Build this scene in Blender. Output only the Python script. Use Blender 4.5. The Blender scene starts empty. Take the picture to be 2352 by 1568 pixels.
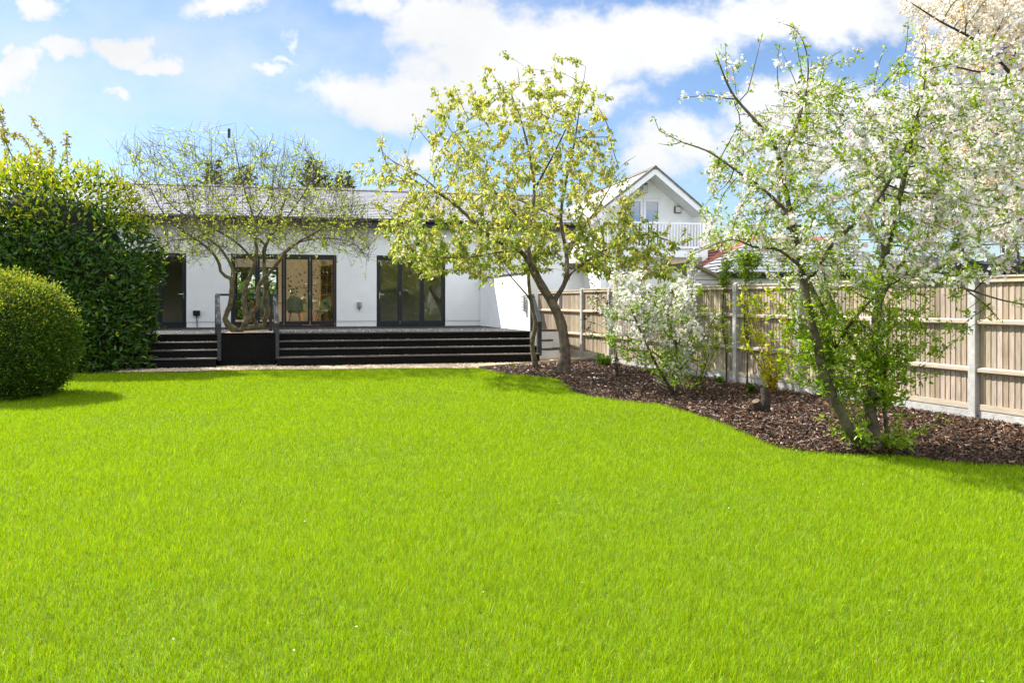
# A sunny back garden: lawn, bark bed, blossom trees, timber fence and a white bungalow with a black deck.
SUN_E, SKY_S, EXPO, CLOUD_V = 4.8, .085, 1.15, .50
SKY_TINT = (.80, .87, .97)
BACK_V = 1.15
BACK_SKY = (1.1, 1.4, 1.9)  # unseen sky behind the viewer, boosted to brighten the shaded house wall
CLOUDS = [  # cloud banks in survey pixels (a direction in the sky): centre, half size, weight
 (1180, 150, 330, 150, 1.1), (980, 215, 330, 75, .8), (760, 205, 180, 40, .5), (1350, 110, 300, 110, 1.0), (1010, 70, 200, 90, 1.0), (1200, 235, 260, 75, 1.0),
 (1540, 90, 190, 90, .9), (850, 10, 120, 45, .7), (1900, 30, 360, 85, 1.0), (2200, 30, 260, 80, 1.0), (1600, 340, 150, 95, .9), (1820, 280, 170, 130, 1.2),
 (1960, 320, 200, 140, 1.2), (2150, 340, 200, 150, 1.0), (300, 125, 85, 48, .9), (370, 148, 60, 30, .7), (160, 135, 85, 32, .8), (25, 165, 65, 60, .9), (15, 110, 30, 35, .7),
 (281, 239, 34, 26, .7), (115, 22, 48, 30, .7), (545, 8, 95, 32, .7), (720, 100, 30, 36, .45), (640, 165, 55, 18, .5), (690, 145, 50, 16, .4), (980, 378, 70, 40, .6), (1400, 250, 130, 40, .6)]
import bpy, math, random
import numpy as np
from mathutils import Vector, Matrix
from mathutils.geometry import tessellate_polygon
rng = np.random.default_rng(11)
random.seed(11)
SC = bpy.context.scene
COL = SC.collection
PI = math.pi
# ---- camera model: horizon row 692, centre column 1176, focal 1830 (survey pixels of the photograph), eye 1.6 m up
F, CX, HY, CH = 1830.0, 1176.0, 692.0, 1.6
def at(px, py, Y): return np.array([(px - CX) / F * Y, Y, CH - (py - HY) / F * Y])
def gnd(px, py, z=0.0):
    Y = (CH - z) * F / (py - HY)
    return ((px - CX) / F * Y, Y)
class Fr:
    """a plan frame: origin and heading; local x along, y away, z up"""
    def __init__(s, ox, oy, ang): s.o = (ox, oy); s.c = math.cos(ang); s.s = math.sin(ang); s.ang = ang
    def w(s, x, y, z): return (s.o[0] + x * s.c - y * s.s, s.o[1] + x * s.s + y * s.c, z)
    def loc(s, X, Y):
        dx, dy = X - s.o[0], Y - s.o[1]
        return (dx * s.c + dy * s.s, -dx * s.s + dy * s.c)
    def line(s, px, off):
        """local x where the sight line through survey column px meets the local line y = off"""
        t = (px - CX) / F
        A = s.c * t + s.s
        return (t * (off * s.c + s.o[1]) - s.o[0] + off * s.s) / (s.c - t * s.s)
    def depth(s, x, y): return s.w(x, y, 0)[1]
ID = Fr(0, 0, 0)
OFF = {}
def thing(name, label, cat, loc=(0, 0, 0), group=None):
    o = bpy.data.objects.new(name, None); COL.objects.link(o)
    o.location = loc; o.empty_display_size = .2
    o['label'] = label; o['category'] = cat
    if group: o['group'] = group
    OFF[o] = np.array(loc, float)
    return o
def tag(o, label, cat, group=None):
    o['label'] = label; o['category'] = cat
    if group: o['group'] = group
    return o
def mesh_np(name, v, faces, mat, parent=None, col=None, smooth=False, kind=None, origin=None):
    """v (n,3) world coords; faces: an (m,k) int array or list of lists"""
    v = np.asarray(v, np.float32)
    off = np.zeros(3)
    if parent is not None: off = OFF[parent]
    elif origin is not None: off = np.array(origin, float)
    me = bpy.data.meshes.new(name)
    if isinstance(faces, np.ndarray):
        m, k = faces.shape
        me.vertices.add(len(v)); me.vertices.foreach_set('co', (v - off).astype(np.float32).ravel())
        me.loops.add(m * k); me.loops.foreach_set('vertex_index', faces.astype(np.int32).ravel())
        me.polygons.add(m); me.polygons.foreach_set('loop_start', np.arange(0, m * k, k, dtype=np.int32))
        me.update(calc_edges=True)
    else:
        me.from_pydata([tuple(p) for p in (v - off)], [], faces)
    if col is not None:
        c = np.ones((len(v), 4), np.float32); c[:, :3] = col
        at_ = me.color_attributes.new('col', 'FLOAT_COLOR', 'POINT')
        at_.data.foreach_set('color', c.ravel())
    if smooth: me.polygons.foreach_set('use_smooth', np.ones(len(me.polygons), bool))
    me.materials.append(mat)
    o = bpy.data.objects.new(name, me); COL.objects.link(o)
    OFF[o] = off
    if parent is not None: o.parent = parent
    else: o.location = off
    if kind: o['kind'] = kind
    return o
class MB:
    def __init__(s): s.v = []; s.f = []; s.c = []
    def add(s, vs, fs, c=(1, 1, 1)):
        b = len(s.v); s.v += [tuple(x) for x in vs]; s.f += [[b + i for i in f] for f in fs]; s.c += [c] * len(vs); return s
    def box(s, x0, x1, y0, y1, z0, z1, fr=ID, c=(1, 1, 1)):
        vs = [fr.w(x, y, z) for z in (z0, z1) for (x, y) in ((x0, y0), (x1, y0), (x1, y1), (x0, y1))]
        return s.add(vs, [[3, 2, 1, 0], [4, 5, 6, 7], [0, 1, 5, 4], [1, 2, 6, 5], [2, 3, 7, 6], [3, 0, 4, 7]], c)
    def hexa(s, vs, c=(1, 1, 1)):
        return s.add(vs, [[3, 2, 1, 0], [4, 5, 6, 7], [0, 1, 5, 4], [1, 2, 6, 5], [2, 3, 7, 6], [3, 0, 4, 7]], c)
    def quad(s, a, b, c_, d, c=(1, 1, 1)): return s.add([a, b, c_, d], [[0, 1, 2, 3]], c)
    def prism(s, pts, z0, z1, fr=ID, c=(1, 1, 1)):
        n = len(pts)
        vs = [fr.w(x, y, z0) for x, y in pts] + [fr.w(x, y, z1) for x, y in pts]
        return s.add(vs, [list(range(n))[::-1], list(range(n, 2 * n))] + [[i, (i + 1) % n, n + (i + 1) % n, n + i] for i in range(n)], c)
    def slab(s, pts, d):
        """polygon in 3-D (list of world points) extruded by vector d"""
        n = len(pts); q = [tuple(np.array(p) + np.array(d)) for p in pts]
        return s.add(list(pts) + q, [list(range(n))[::-1], list(range(n, 2 * n))] + [[i, (i + 1) % n, n + (i + 1) % n, n + i] for i in range(n)])
    def tube(s, pts, rad, k=8, c=(1, 1, 1), cap=True):
        pts = np.asarray(pts, float); n = len(pts)
        if np.isscalar(rad): rad = [rad] * n
        T = np.gradient(pts, axis=0); T /= np.linalg.norm(T, axis=1)[:, None] + 1e-9
        a = np.array([0, 0, 1.0]) if abs(T[0][2]) < .9 else np.array([1.0, 0, 0])
        N = np.cross(T[0], a); N /= np.linalg.norm(N)
        vs = []
        ang = np.arange(k) * 2 * PI / k; ca, sa = np.cos(ang)[:, None], np.sin(ang)[:, None]
        for i in range(n):
            N = N - T[i] * N.dot(T[i]); N /= np.linalg.norm(N) + 1e-9
            B = np.cross(T[i], N)
            vs.append(pts[i] + rad[i] * (ca * N + sa * B))
        vs = np.concatenate(vs)
        fs = [[i * k + j, i * k + (j + 1) % k, (i + 1) * k + (j + 1) % k, (i + 1) * k + j] for i in range(n - 1) for j in range(k)]
        if cap: fs += [list(range(k))[::-1], [(n - 1) * k + j for j in range(k)]]
        return s.add(vs, fs, c)
    def build(s, name, mat, parent=None, smooth=False, bevel=0, kind=None, origin=None, angle=None):
        o = mesh_np(name, np.array(s.v), s.f, mat, parent, np.array(s.c, np.float32), smooth, kind, origin)
        if bevel:
            m = o.modifiers.new('bevel', 'BEVEL'); m.width = bevel; m.segments = 2; m.limit_method = 'ANGLE'
        if smooth and angle:
            o.data.set_sharp_from_angle(angle=math.radians(angle))
        return o
# ------------------------------------------------------------------ materials
def newmat(name):
    m = bpy.data.materials.new(name); m.use_nodes = True
    nt = m.node_tree; nt.nodes.clear()
    out = nt.nodes.new('ShaderNodeOutputMaterial')
    return m, nt, out
def N(nt, t, **kw):
    n = nt.nodes.new(t)
    for k, v in kw.items():
        if k.startswith('i_'):
            key = k[2:].replace('_', ' ')
            n.inputs[int(key) if key.isdigit() else key].default_value = v
        else: setattr(n, k, v)
    return n
def plain(name, col, rough=.6, var=.12, scale=6, bump=0., bscale=60., spec=.4, metal=0., stretch=None, attr=False, big=.0, bigscale=.6):
    m, nt, out = newmat(name); L = nt.links.new
    b = N(nt, 'ShaderNodeBsdfPrincipled'); L(b.outputs[0], out.inputs[0])
    b.inputs['Roughness'].default_value = rough; b.inputs['Specular IOR Level'].default_value = spec; b.inputs['Metallic'].default_value = metal
    tc = N(nt, 'ShaderNodeTexCoord'); src = tc.outputs['Object']
    if stretch:
        mp = N(nt, 'ShaderNodeMapping'); mp.inputs['Scale'].default_value = stretch; L(src, mp.inputs[0]); src = mp.outputs[0]
    no = N(nt, 'ShaderNodeTexNoise'); no.inputs['Scale'].default_value = scale; no.inputs['Detail'].default_value = 6; L(src, no.inputs['Vector'])
    mr = N(nt, 'ShaderNodeMapRange'); mr.inputs[1].default_value = .3; mr.inputs[2].default_value = .7
    mr.inputs[3].default_value = 1 - var; mr.inputs[4].default_value = 1 + var; L(no.outputs[0], mr.inputs[0])
    fac = mr.outputs[0]
    if big:
        n2 = N(nt, 'ShaderNodeTexNoise'); n2.inputs['Scale'].default_value = bigscale; n2.inputs['Detail'].default_value = 3; L(tc.outputs['Object'], n2.inputs['Vector'])
        m2 = N(nt, 'ShaderNodeMapRange'); m2.inputs[1].default_value = .35; m2.inputs[2].default_value = .65; m2.inputs[3].default_value = 1 - big; m2.inputs[4].default_value = 1 + big; L(n2.outputs[0], m2.inputs[0])
        mm = N(nt, 'ShaderNodeMath', operation='MULTIPLY'); L(fac, mm.inputs[0]); L(m2.outputs[0], mm.inputs[1]); fac = mm.outputs[0]
    vm = N(nt, 'ShaderNodeVectorMath', operation='SCALE'); L(fac, vm.inputs['Scale'])
    if attr:
        a = N(nt, 'ShaderNodeAttribute', attribute_name='col')
        v2 = N(nt, 'ShaderNodeVectorMath', operation='MULTIPLY'); L(a.outputs['Color'], v2.inputs[0]); v2.inputs[1].default_value = col
        L(v2.outputs[0], vm.inputs[0])
    else: vm.inputs[0].default_value = col
    L(vm.outputs[0], b.inputs['Base Color'])
    if bump:
        nb = N(nt, 'ShaderNodeTexNoise'); nb.inputs['Scale'].default_value = bscale; nb.inputs['Detail'].default_value = 4; L(src, nb.inputs['Vector'])
        bp = N(nt, 'ShaderNodeBump'); bp.inputs['Strength'].default_value = bump; bp.inputs['Distance'].default_value = .02
        L(nb.outputs[0], bp.inputs['Height']); L(bp.outputs[0], b.inputs['Normal'])
    return m
def foliage(name, trans=.45, rough=.45, spec=.4, tint=(1.25, 1.2, .6), gain=1.0):
    """leaf material: own colour from the 'col' attribute, light passes through the blade"""
    m, nt, out = newmat(name); L = nt.links.new
    a = N(nt, 'ShaderNodeAttribute', attribute_name='col')
    b = N(nt, 'ShaderNodeBsdfPrincipled'); b.inputs['Roughness'].default_value = rough; b.inputs['Specular IOR Level'].default_value = spec
    g = N(nt, 'ShaderNodeVectorMath', operation='SCALE'); g.inputs['Scale'].default_value = gain; L(a.outputs['Color'], g.inputs[0])
    L(g.outputs[0], b.inputs['Base Color'])
    t = N(nt, 'ShaderNodeBsdfTranslucent')
    v = N(nt, 'ShaderNodeVectorMath', operation='MULTIPLY'); v.inputs[1].default_value = tint; L(g.outputs[0], v.inputs[0]); L(v.outputs[0], t.inputs[0])
    mx = N(nt, 'ShaderNodeMixShader'); mx.inputs[0].default_value = trans
    L(b.outputs[0], mx.inputs[1]); L(t.outputs[0], mx.inputs[2]); L(mx.outputs[0], out.inputs[0])
    return m
def glassmat(name, tint=(.93, .95, .94), k=1.0):
    m, nt, out = newmat(name); L = nt.links.new
    tr = N(nt, 'ShaderNodeBsdfTransparent'); tr.inputs[0].default_value = (*tint, 1)
    gl = N(nt, 'ShaderNodeBsdfGlossy'); gl.inputs['Roughness'].default_value = .0; gl.inputs[0].default_value = (1, 1, 1, 1)
    fr = N(nt, 'ShaderNodeFresnel'); fr.inputs[0].default_value = 1.5
    mm = N(nt, 'ShaderNodeMath', operation='MULTIPLY_ADD', use_clamp=True); L(fr.outputs[0], mm.inputs[0]); mm.inputs[1].default_value = 3.0 * k; mm.inputs[2].default_value = .05
    mx = N(nt, 'ShaderNodeMixShader'); L(mm.outputs[0], mx.inputs[0]); L(tr.outputs[0], mx.inputs[1]); L(gl.outputs[0], mx.inputs[2]); L(mx.outputs[0], out.inputs[0])
    return m
def slates(name, col, ang, bw, rh, var=.25, rough=.5, y0=0., mortar=.012):
    m, nt, out = newmat(name); L = nt.links.new
    b = N(nt, 'ShaderNodeBsdfPrincipled'); L(b.outputs[0], out.inputs[0]); b.inputs['Roughness'].default_value = rough
    tc = N(nt, 'ShaderNodeTexCoord'); mp = N(nt, 'ShaderNodeMapping'); mp.vector_type = 'POINT'
    mp.inputs['Rotation'].default_value = (0, 0, -ang); mp.inputs['Location'].default_value = (0, -y0, 0); L(tc.outputs['Object'], mp.inputs[0])
    br = N(nt, 'ShaderNodeTexBrick'); br.inputs['Scale'].default_value = 1; br.inputs['Brick Width'].default_value = bw; br.inputs['Row Height'].default_value = rh
    br.inputs['Mortar Size'].default_value = mortar; br.inputs['Mortar Smooth'].default_value = .2; br.offset = .5
    c = np.array(col)
    br.inputs['Color1'].default_value = (*(c * (1 - var)), 1); br.inputs['Color2'].default_value = (*(c * (1 + var)), 1); br.inputs['Mortar'].default_value = (*(c * .45), 1)
    L(mp.outputs[0], br.inputs['Vector'])
    no = N(nt, 'ShaderNodeTexNoise'); no.inputs['Scale'].default_value = 1.3; no.inputs['Detail'].default_value = 5; L(tc.outputs['Object'], no.inputs['Vector'])
    mr = N(nt, 'ShaderNodeMapRange'); mr.inputs[3].default_value = .8; mr.inputs[4].default_value = 1.2; L(no.outputs[0], mr.inputs[0])
    vm = N(nt, 'ShaderNodeVectorMath', operation='SCALE'); L(br.outputs[0], vm.inputs[0]); L(mr.outputs[0], vm.inputs['Scale'])
    L(vm.outputs[0], b.inputs['Base Color'])
    return m
M = dict(
    render=plain('white_render', (.86, .86, .855), .9, .025, 3, .12, 160, .2, big=.03),
    render2=plain('cream_render', (.86, .855, .83), .9, .04, 2, .12, 160, .2, big=.05),
    white=plain('white_paint', (.8, .8, .8), .45, .03, 5),
    frame=plain('anthracite_frame', (.014, .016, .021), .38, .1, 5, spec=.5),
    black=plain('black_plastic', (.012, .012, .013), .4, .1, 5),
    deck=plain('black_deck', (.022, .021, .021), .62, .35, 5, .5, 60, .35, stretch=(1, 6, 6), big=.25, bigscale=1.5),
    riser=plain('black_riser', (.0095, .009, .009), .75, .3, 5, .4, 60, .08, stretch=(1, 1, 8)),
    dust=plain('worn_tread', (.11, .093, .08), .85, .5, 30, .3, 120),
    rail=plain('charcoal_timber', (.035, .037, .04), .55, .25, 10, .2, 60),
    metal=plain('brushed_metal', (.55, .55, .55), .3, .05, 5, metal=1),
    steel=plain('grey_steel', (.35, .35, .36), .4, .1, 8, metal=.8),
    wood=plain('warm_oak', (.78, .44, .17), .5, .2, 8, stretch=(1, 1, .2)),
    beige=plain('beige_plaster', (.84, .78, .66), .9, .03, 3),
    ceil=plain('cream_ceiling', (.72, .67, .56), .9, .03, 3),
    floor=plain('oak_floor', (.5, .36, .22), .45, .2, 3, stretch=(6, 1, 1)),
    sage=plain('sage_velvet', (.48, .60, .43), .85, .08, 12, .1, 200, .2),
    concrete=plain('pale_concrete', (.42, .41, .385), .9, .16, 12, .4, 60, .2, big=.1),
    fencewood=plain('fence_timber', (.39, .32, .24), .88, .3, 14, .3, 40, .2, stretch=(6, 6, .35), attr=True, big=.14, bigscale=1.1),
    railwood=plain('fence_rail', (.44, .37, .28), .82, .15, 10, .2, 60, .2, stretch=(.5, .5, 6)),
    capwood=plain('fence_cap', (.50, .42, .31), .8, .15, 10, .2, 60, .2),
    edging=plain('edging_board', (.40, .30, .2), .85, .2, 10, .3, 50),
    mulch=plain('bark_base', (.042, .024, .013), .8, .6, 40, .8, 60, .4),
    chips=plain('bark_chips', (1, 1, 1), .45, .2, 60, attr=True, spec=.45),
    gravelb=plain('gravel_base', (.4, .3, .19), .9, .5, 70, .6, 90),
    pebble=plain('pebbles', (1, 1, 1), .75, .1, 40, attr=True),
    soil=plain('lawn_soil', (.10, .16, .004), .9, .3, 6),
    earth=plain('far_ground', (.09, .12, .03), .95, .4, .7),
    bark_cherry=plain('cherry_bark', (.115, .085, .06), .8, .5, 16, .9, 28, .3, stretch=(1, 1, .55), big=.35, bigscale=5),
    bark_grey=plain('olive_bark', (.12, .098, .052), .8, .4, 14, .7, 30, .3, big=.3, bigscale=6),
    bark_apple=plain('apple_bark', (.095, .078, .05), .8, .5, 14, .9, 30, .3, big=.3, bigscale=5),
    bark_dark=plain('dark_bark', (.04, .031, .023), .85, .4, 14, .6, 30),
    red_stem=plain('red_stem', (.30, .04, .025), .5, .2, 10),
    cut=plain('cut_wood', (.13, .09, .055), .8, .3, 20),
    slate_dark=plain('slate_tread', (.04, .045, .05), .5, .3, 10),
    soffit=plain('soffit_board', (.68, .68, .64), .7, .05, 3),
    net=None, glass=glassmat('door_glass'), glassdark=glassmat('window_glass', (.6, .66, .74), .9),
    lampglass=plain('lamp_glass', (.7, .7, .66), .2, .02, 5),
    pot=plain('terracotta_pot', (.45, .2, .1), .8, .2, 10), stonepot=plain('pale_pot', (.6, .58, .52), .7, .1, 10),
    leaf=foliage('spring_leaves', .55, .4, .5, (1.2, 1.2, .75)), leaf_apple=foliage('apple_leaves', .45, .4, .4),
    laurel=foliage('laurel_leaves', .38, .3, .5, (1.3, 1.25, .5)),
    fine=foliage('small_leaves', .35, .5, .3), petal=foliage('petals', .5, .6, .2, (1, .985, .97)),
    grass=foliage('grass_blades', .45, .5, .2, (1.15, 1.1, .5)),
    inner=plain('shade_core_shoots', (.016, .02, .008), .95, .5, 12),  # near-black: hedge-interior shade put into the core colour; the shoots share it
    conifer=foliage('conifer_needles', .15, .6, .2),
)
def _net():
    m, nt, out = newmat('safety_net'); L = nt.links.new
    tr = N(nt, 'ShaderNodeBsdfTransparent'); d = N(nt, 'ShaderNodeBsdfDiffuse'); d.inputs[0].default_value = (.012, .012, .014, 1)
    mx = N(nt, 'ShaderNodeMixShader'); mx.inputs[0].default_value = .80
    L(tr.outputs[0], mx.inputs[1]); L(d.outputs[0], mx.inputs[2]); L(mx.outputs[0], out.inputs[0]); return m
M['net'] = _net()
# ------------------------------------------------------------------ plant tools
LEAF6 = (np.array([[0, 0, 0], [.3, .42, .10], [.68, .36, .09], [1, 0, -.05], [.68, -.36, .09], [.3, -.42, .10]]), np.array([[0, 1, 2, 3], [0, 3, 4, 5]]))
LEAF4 = (np.array([[0, 0, 0], [.5, .5, .1], [1, 0, 0], [.5, -.5, .1]]), np.array([[0, 1, 2], [0, 2, 3]]))
def _flower():
    v, f = [], []
    for i in range(5):
        a = 2 * PI * i / 5; d = np.array([math.cos(a), math.sin(a), 0]); s = np.array([-d[1], d[0], 0])
        b = len(v)
        v += [d * .06, d * .32 + s * .27 + np.array([0, 0, .10]), d * .58 + np.array([0, 0, .2]), d * .32 - s * .27 + np.array([0, 0, .10])]
        f.append([b, b + 1, b + 2, b + 3])
    return np.array(v), np.array(f)
FLOWER = _flower()
def unit(a): return a / (np.linalg.norm(a, axis=-1, keepdims=True) + 1e-9)
def rdir(n): return unit(rng.normal(size=(n, 3)))
def scatter(name, tmpl, P, D, Nn, Ln, Wd, col, mat, parent=None, kind=None):
    """one mesh of many small blades: positions, axis, normal hint, length, width, colour"""
    T, Fc = tmpl; n = len(P)
    D = unit(D); S = unit(np.cross(Nn, D)); Nm = np.cross(D, S)
    Ln = np.broadcast_to(np.asarray(Ln, float), (n,)); Wd = np.broadcast_to(np.asarray(Wd, float), (n,))
    v = P[:, None] + T[None, :, 0, None] * (Ln[:, None, None] * D[:, None]) + T[None, :, 1, None] * (Wd[:, None, None] * S[:, None]) + T[None, :, 2, None] * (Ln[:, None, None] * Nm[:, None])
    k = len(T)
    f = (np.arange(n)[:, None, None] * k + Fc[None]).reshape(-1, Fc.shape[1])
    c = np.repeat(np.asarray(col, np.float32), k, axis=0)
    return mesh_np(name, v.reshape(-1, 3), f, mat, parent, c, False, kind)
def smooth_line(pts, step):
    pts = np.asarray(pts, float)
    if len(pts) > 2:
        out = []
        P = np.vstack([2 * pts[0] - pts[1], pts, 2 * pts[-1] - pts[-2]])
        for i in range(1, len(P) - 2):
            for t in np.linspace(0, 1, 8, endpoint=False):
                a, b, c, d = P[i - 1:i + 3]
                out.append(.5 * ((2 * b) + (c - a) * t + (2 * a - 5 * b + 4 * c - d) * t * t + (3 * b - a - 3 * c + d) * t ** 3))
        out.append(pts[-1]); pts = np.array(out)
    L = np.concatenate([[0], np.cumsum(np.linalg.norm(np.diff(pts, axis=0), axis=1))])
    n = max(2, int(round(L[-1] / step)) + 1); q = np.linspace(0, L[-1], n)
    return np.stack([np.interp(q, L, pts[:, i]) for i in range(3)], 1), q / L[-1]
class Tree:
    def __init__(s, step): s.step = step; s.p = []; s.par = []; s.r = []; s.seed = []
    def limb(s, pts, r0, r1, wob=0., attach=True):
        q, t = smooth_line(pts, s.step)
        if wob: q[1:] += rng.normal(size=(len(q) - 1, 3)) * wob * s.step
        par = -1
        if s.p and attach: par = int(np.argmin(np.linalg.norm(np.array(s.p) - q[0], axis=1)))
        i0 = 0 if par < 0 else 1
        for i in range(i0, len(q)):
            s.p.append(q[i]); s.par.append(par); s.r.append(r0 + (r1 - r0) * t[i]); s.seed.append(True); par = len(s.p) - 1
    def grow(s, A, di, dk, iters=60, trop=(0, 0, 0), jit=.15, maxn=9000, kids=3):
        A = np.asarray(A, float); nd = np.full(len(A), 1e9); ni = np.zeros(len(A), int); alive = np.ones(len(A), bool)
        P = list(s.p); par = list(s.par); cc = {}
        new = list(range(len(P))); trop = np.array(trop)
        for it in range(iters):
            if not new or len(P) > maxn: break
            Q = np.array([P[i] for i in new]); idx = np.array(new)
            for c0 in range(0, len(Q), 400):
                d = np.linalg.norm(A[:, None] - Q[None, c0:c0 + 400], axis=2); j = d.argmin(1); dm = d[np.arange(len(A)), j]
                b = dm < nd; nd[b] = dm[b]; ni[b] = idx[c0 + j[b]]
            alive &= nd > dk
            act = np.where(alive & (nd < di))[0]
            if len(act) == 0: break
            acc = {}
            for a in act:
                i = ni[a]; v = (A[a] - P[i]) / nd[a]
                acc[i] = acc.get(i, 0) + v
            new = []
            for i, v in acc.items():
                if cc.get(i, 0) >= kids: continue
                dvec = v / (np.linalg.norm(v) + 1e-6) + trop + rng.normal(size=3) * jit
                q = P[i] + s.step * dvec / np.linalg.norm(dvec)
                cc[i] = cc.get(i, 0) + 1
                P.append(q); par.append(i); new.append(len(P) - 1)
        k = len(P) - len(s.p)
        s.p = P; s.par = par; s.r += [0.] * k; s.seed += [False] * k
    def twigs(s, n, length, rmax=.012, up=.3, spread=1.0, segs=4, zmax=99):
        """short shoots from thin wood"""
        s.radii_done = False
        ch = [0] * len(s.p)
        for i, q in enumerate(s.par):
            if q >= 0: ch[q] += 1
        c = [i for i in range(len(s.p)) if (not s.seed[i] or ch[i] == 0) and s.p[i][2] < zmax]
        for i in rng.choice(c, n):
            d = np.array(s.p[i]) - np.array(s.p[s.par[i]]) if s.par[i] >= 0 else np.array([0, 0, 1.])
            d = d / (np.linalg.norm(d) + 1e-6) * .6 + rng.normal(size=3) * .6 * spread + np.array([0, 0, up]); d /= np.linalg.norm(d)
            L = length * rng.uniform(.5, 1.3); par = i; p = np.array(s.p[i])
            for k in range(segs):
                d = d + rng.normal(size=3) * .12 + np.array([0, 0, up * .12]); d /= np.linalg.norm(d); p = p + d * L / segs
                s.p.append(p); s.par.append(par); s.r.append(0.); s.seed.append(False); par = len(s.p) - 1
    def finish(s, rtip, ex=2.4, cap=.75, smooth=2):
        n = len(s.p); s.P = np.array(s.p); s.par = np.array(s.par); kids = [[] for _ in range(n)]
        for i in range(n):
            if s.par[i] >= 0: kids[s.par[i]].append(i)
        s.kids = kids; r = np.zeros(n)
        for i in range(n - 1, -1, -1):
            r[i] = rtip if not kids[i] else sum(r[k] ** ex for k in kids[i]) ** (1 / ex)
        for i in range(n):
            if s.seed[i]: r[i] = max(s.r[i], rtip)
            elif s.par[i] >= 0: r[i] = max(rtip * .8, min(r[i], r[s.par[i]] * (.97 if len(kids[s.par[i]]) == 1 else cap)))
        s.R = r
        for _ in range(smooth):
            Q = s.P.copy()
            for i in range(n):
                if not s.seed[i] and s.par[i] >= 0 and kids[i]:
                    Q[i] = .5 * s.P[i] + .25 * s.P[s.par[i]] + .25 * np.mean([s.P[k] for k in kids[i]], axis=0)
            s.P = Q
        s.dir = np.zeros((n, 3))
        for i in range(n):
            q = s.par[i]; s.dir[i] = s.P[i] - s.P[q] if q >= 0 else (0, 0, 1)
        s.dir = unit(s.dir)
        s.tip = np.array([not k for k in kids])
        h = np.zeros(n)                                    # distance to the tip in nodes
        for i in range(n - 1, -1, -1): h[i] = 0 if not kids[i] else 1 + min(h[k] for k in kids[i])
        s.h = h
    def mesh(s, name, mat, parent, rsplit=None, thick=True):
        mb = MB(); starts = []
        for i in range(len(s.P)):
            q = s.par[i]
            if q < 0: starts.append((i, False))
            else:
                main = max(s.kids[q], key=lambda k: (s.seed[k] and s.seed[q], s.R[k]))
                if i != main: starts.append((i, True))
        for i, br in starts:
            ch = [i]
            while s.kids[ch[-1]]:
                q = ch[-1]; ch.append(max(s.kids[q], key=lambda k: (s.seed[k] and s.seed[q], s.R[k])))
            P = [s.P[j] for j in ch]; R = [s.R[j] for j in ch]
            if br: P = [s.P[s.par[i]]] + P; R = [R[0]] + R
            if len(P) < 2: continue
            k = 10 if R[0] > .05 else 6 if R[0] > .015 else 4 if R[0] > .006 else 3
            if s.par[i] < 0: R[0] *= 1.35; R[1] *= 1.12
            R[-1] *= .5
            R = [x * (1 + rng.normal() * .05) if x > .02 else x for x in R]
            mb.tube(P, R, k)
        return mb.build(name, mat, parent, smooth=True)
    def pick(s, sel, n):
        """n random spots along the chosen nodes' segments: position, branch direction, node"""
        i = rng.choice(np.where(sel)[0], n); t = rng.random(n)[:, None]; q = np.maximum(s.par[i], 0)
        return s.P[i] * t + s.P[q] * (1 - t), s.dir[i], i
def inpoly(P, poly):
    x, y = P[:, 0], P[:, 1]; c = np.zeros(len(P), bool); n = len(poly)
    for i in range(n):
        x0, y0 = poly[i]; x1, y1 = poly[(i + 1) % n]
        k = (y0 > y) != (y1 > y)
        c ^= k & (x < (x1 - x0) * (y - y0) / (y1 - y0 + 1e-12) + x0)
    return c
def cloud_pts(n, poly, Y, half, squash=1.0, ybias=0):
    """points filling a crown whose outline from the lawn is poly (survey pixels) at distance Y, round in plan"""
    poly = np.array(poly, float); lo, hi = poly.min(0), poly.max(0); out = []
    cx = (lo[0] + hi[0]) / 2
    while len(out) < n:
        q = rng.uniform(lo, hi, (n * 2, 2)); q = q[inpoly(q, poly)]
        for a in q:
            # half-width of the outline in this row sets the depth of the crown there
            w = max(0.15, 1 - ((a[0] - cx) / ((hi[0] - lo[0]) / 2 * 1.08)) ** 2) ** .5
            dy = half * w * rng.uniform(-1, 1) * squash
            out.append(at(a[0], a[1], Y) + np.array([0, dy + ybias, 0]))
            if len(out) >= n: break
    return np.array(out)
def lerpcol(a, b, t, jit=.12):
    a, b = np.array(a), np.array(b); t = np.asarray(t)[:, None]
    c = a * (1 - t) + b * t
    return np.clip(c * (1 + rng.normal(size=(len(c), 1)) * jit) * (1 + rng.normal(size=c.shape) * jit * .4), .002, .95)
def lump(d, s, ph=0):
    return (np.sin(d[:, 0] * s + ph) * np.cos(d[:, 1] * s * 1.1 + 1.3 + ph) + np.sin(d[:, 2] * s * .9 + 2.1 + ph) * np.cos(d[:, 0] * s * 1.7 + ph) + .6 * np.sin(d[:, 1] * s * 2.3 + d[:, 2] * s * 2.1)) / 2
def shell(n, c, rad, p=2.6, la=.06, ls=5, inner=.8, zmin=-1):
    d = rdir(n * 2); r = (np.abs(d / np.array(rad)) ** p).sum(1) ** (-1 / p)
    w = np.random.default_rng(3).random(len(d)) < np.clip(r ** 2 / (np.max(rad) ** 2) * 2.2, .1, 1)
    d, r = d[w][:n], r[w][:n]
    k = 1 + la * lump(d * r[:, None] / np.mean(rad), ls) 
    s = inner + (1.0 - inner) * rng.random(len(d)) ** .5
    P = np.array(c) + d * (r * k * s)[:, None]
    nn = unit(np.sign(d) * np.abs(d / np.array(rad)) ** (p - 1) / np.array(rad))
    return P, nn, s
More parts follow.
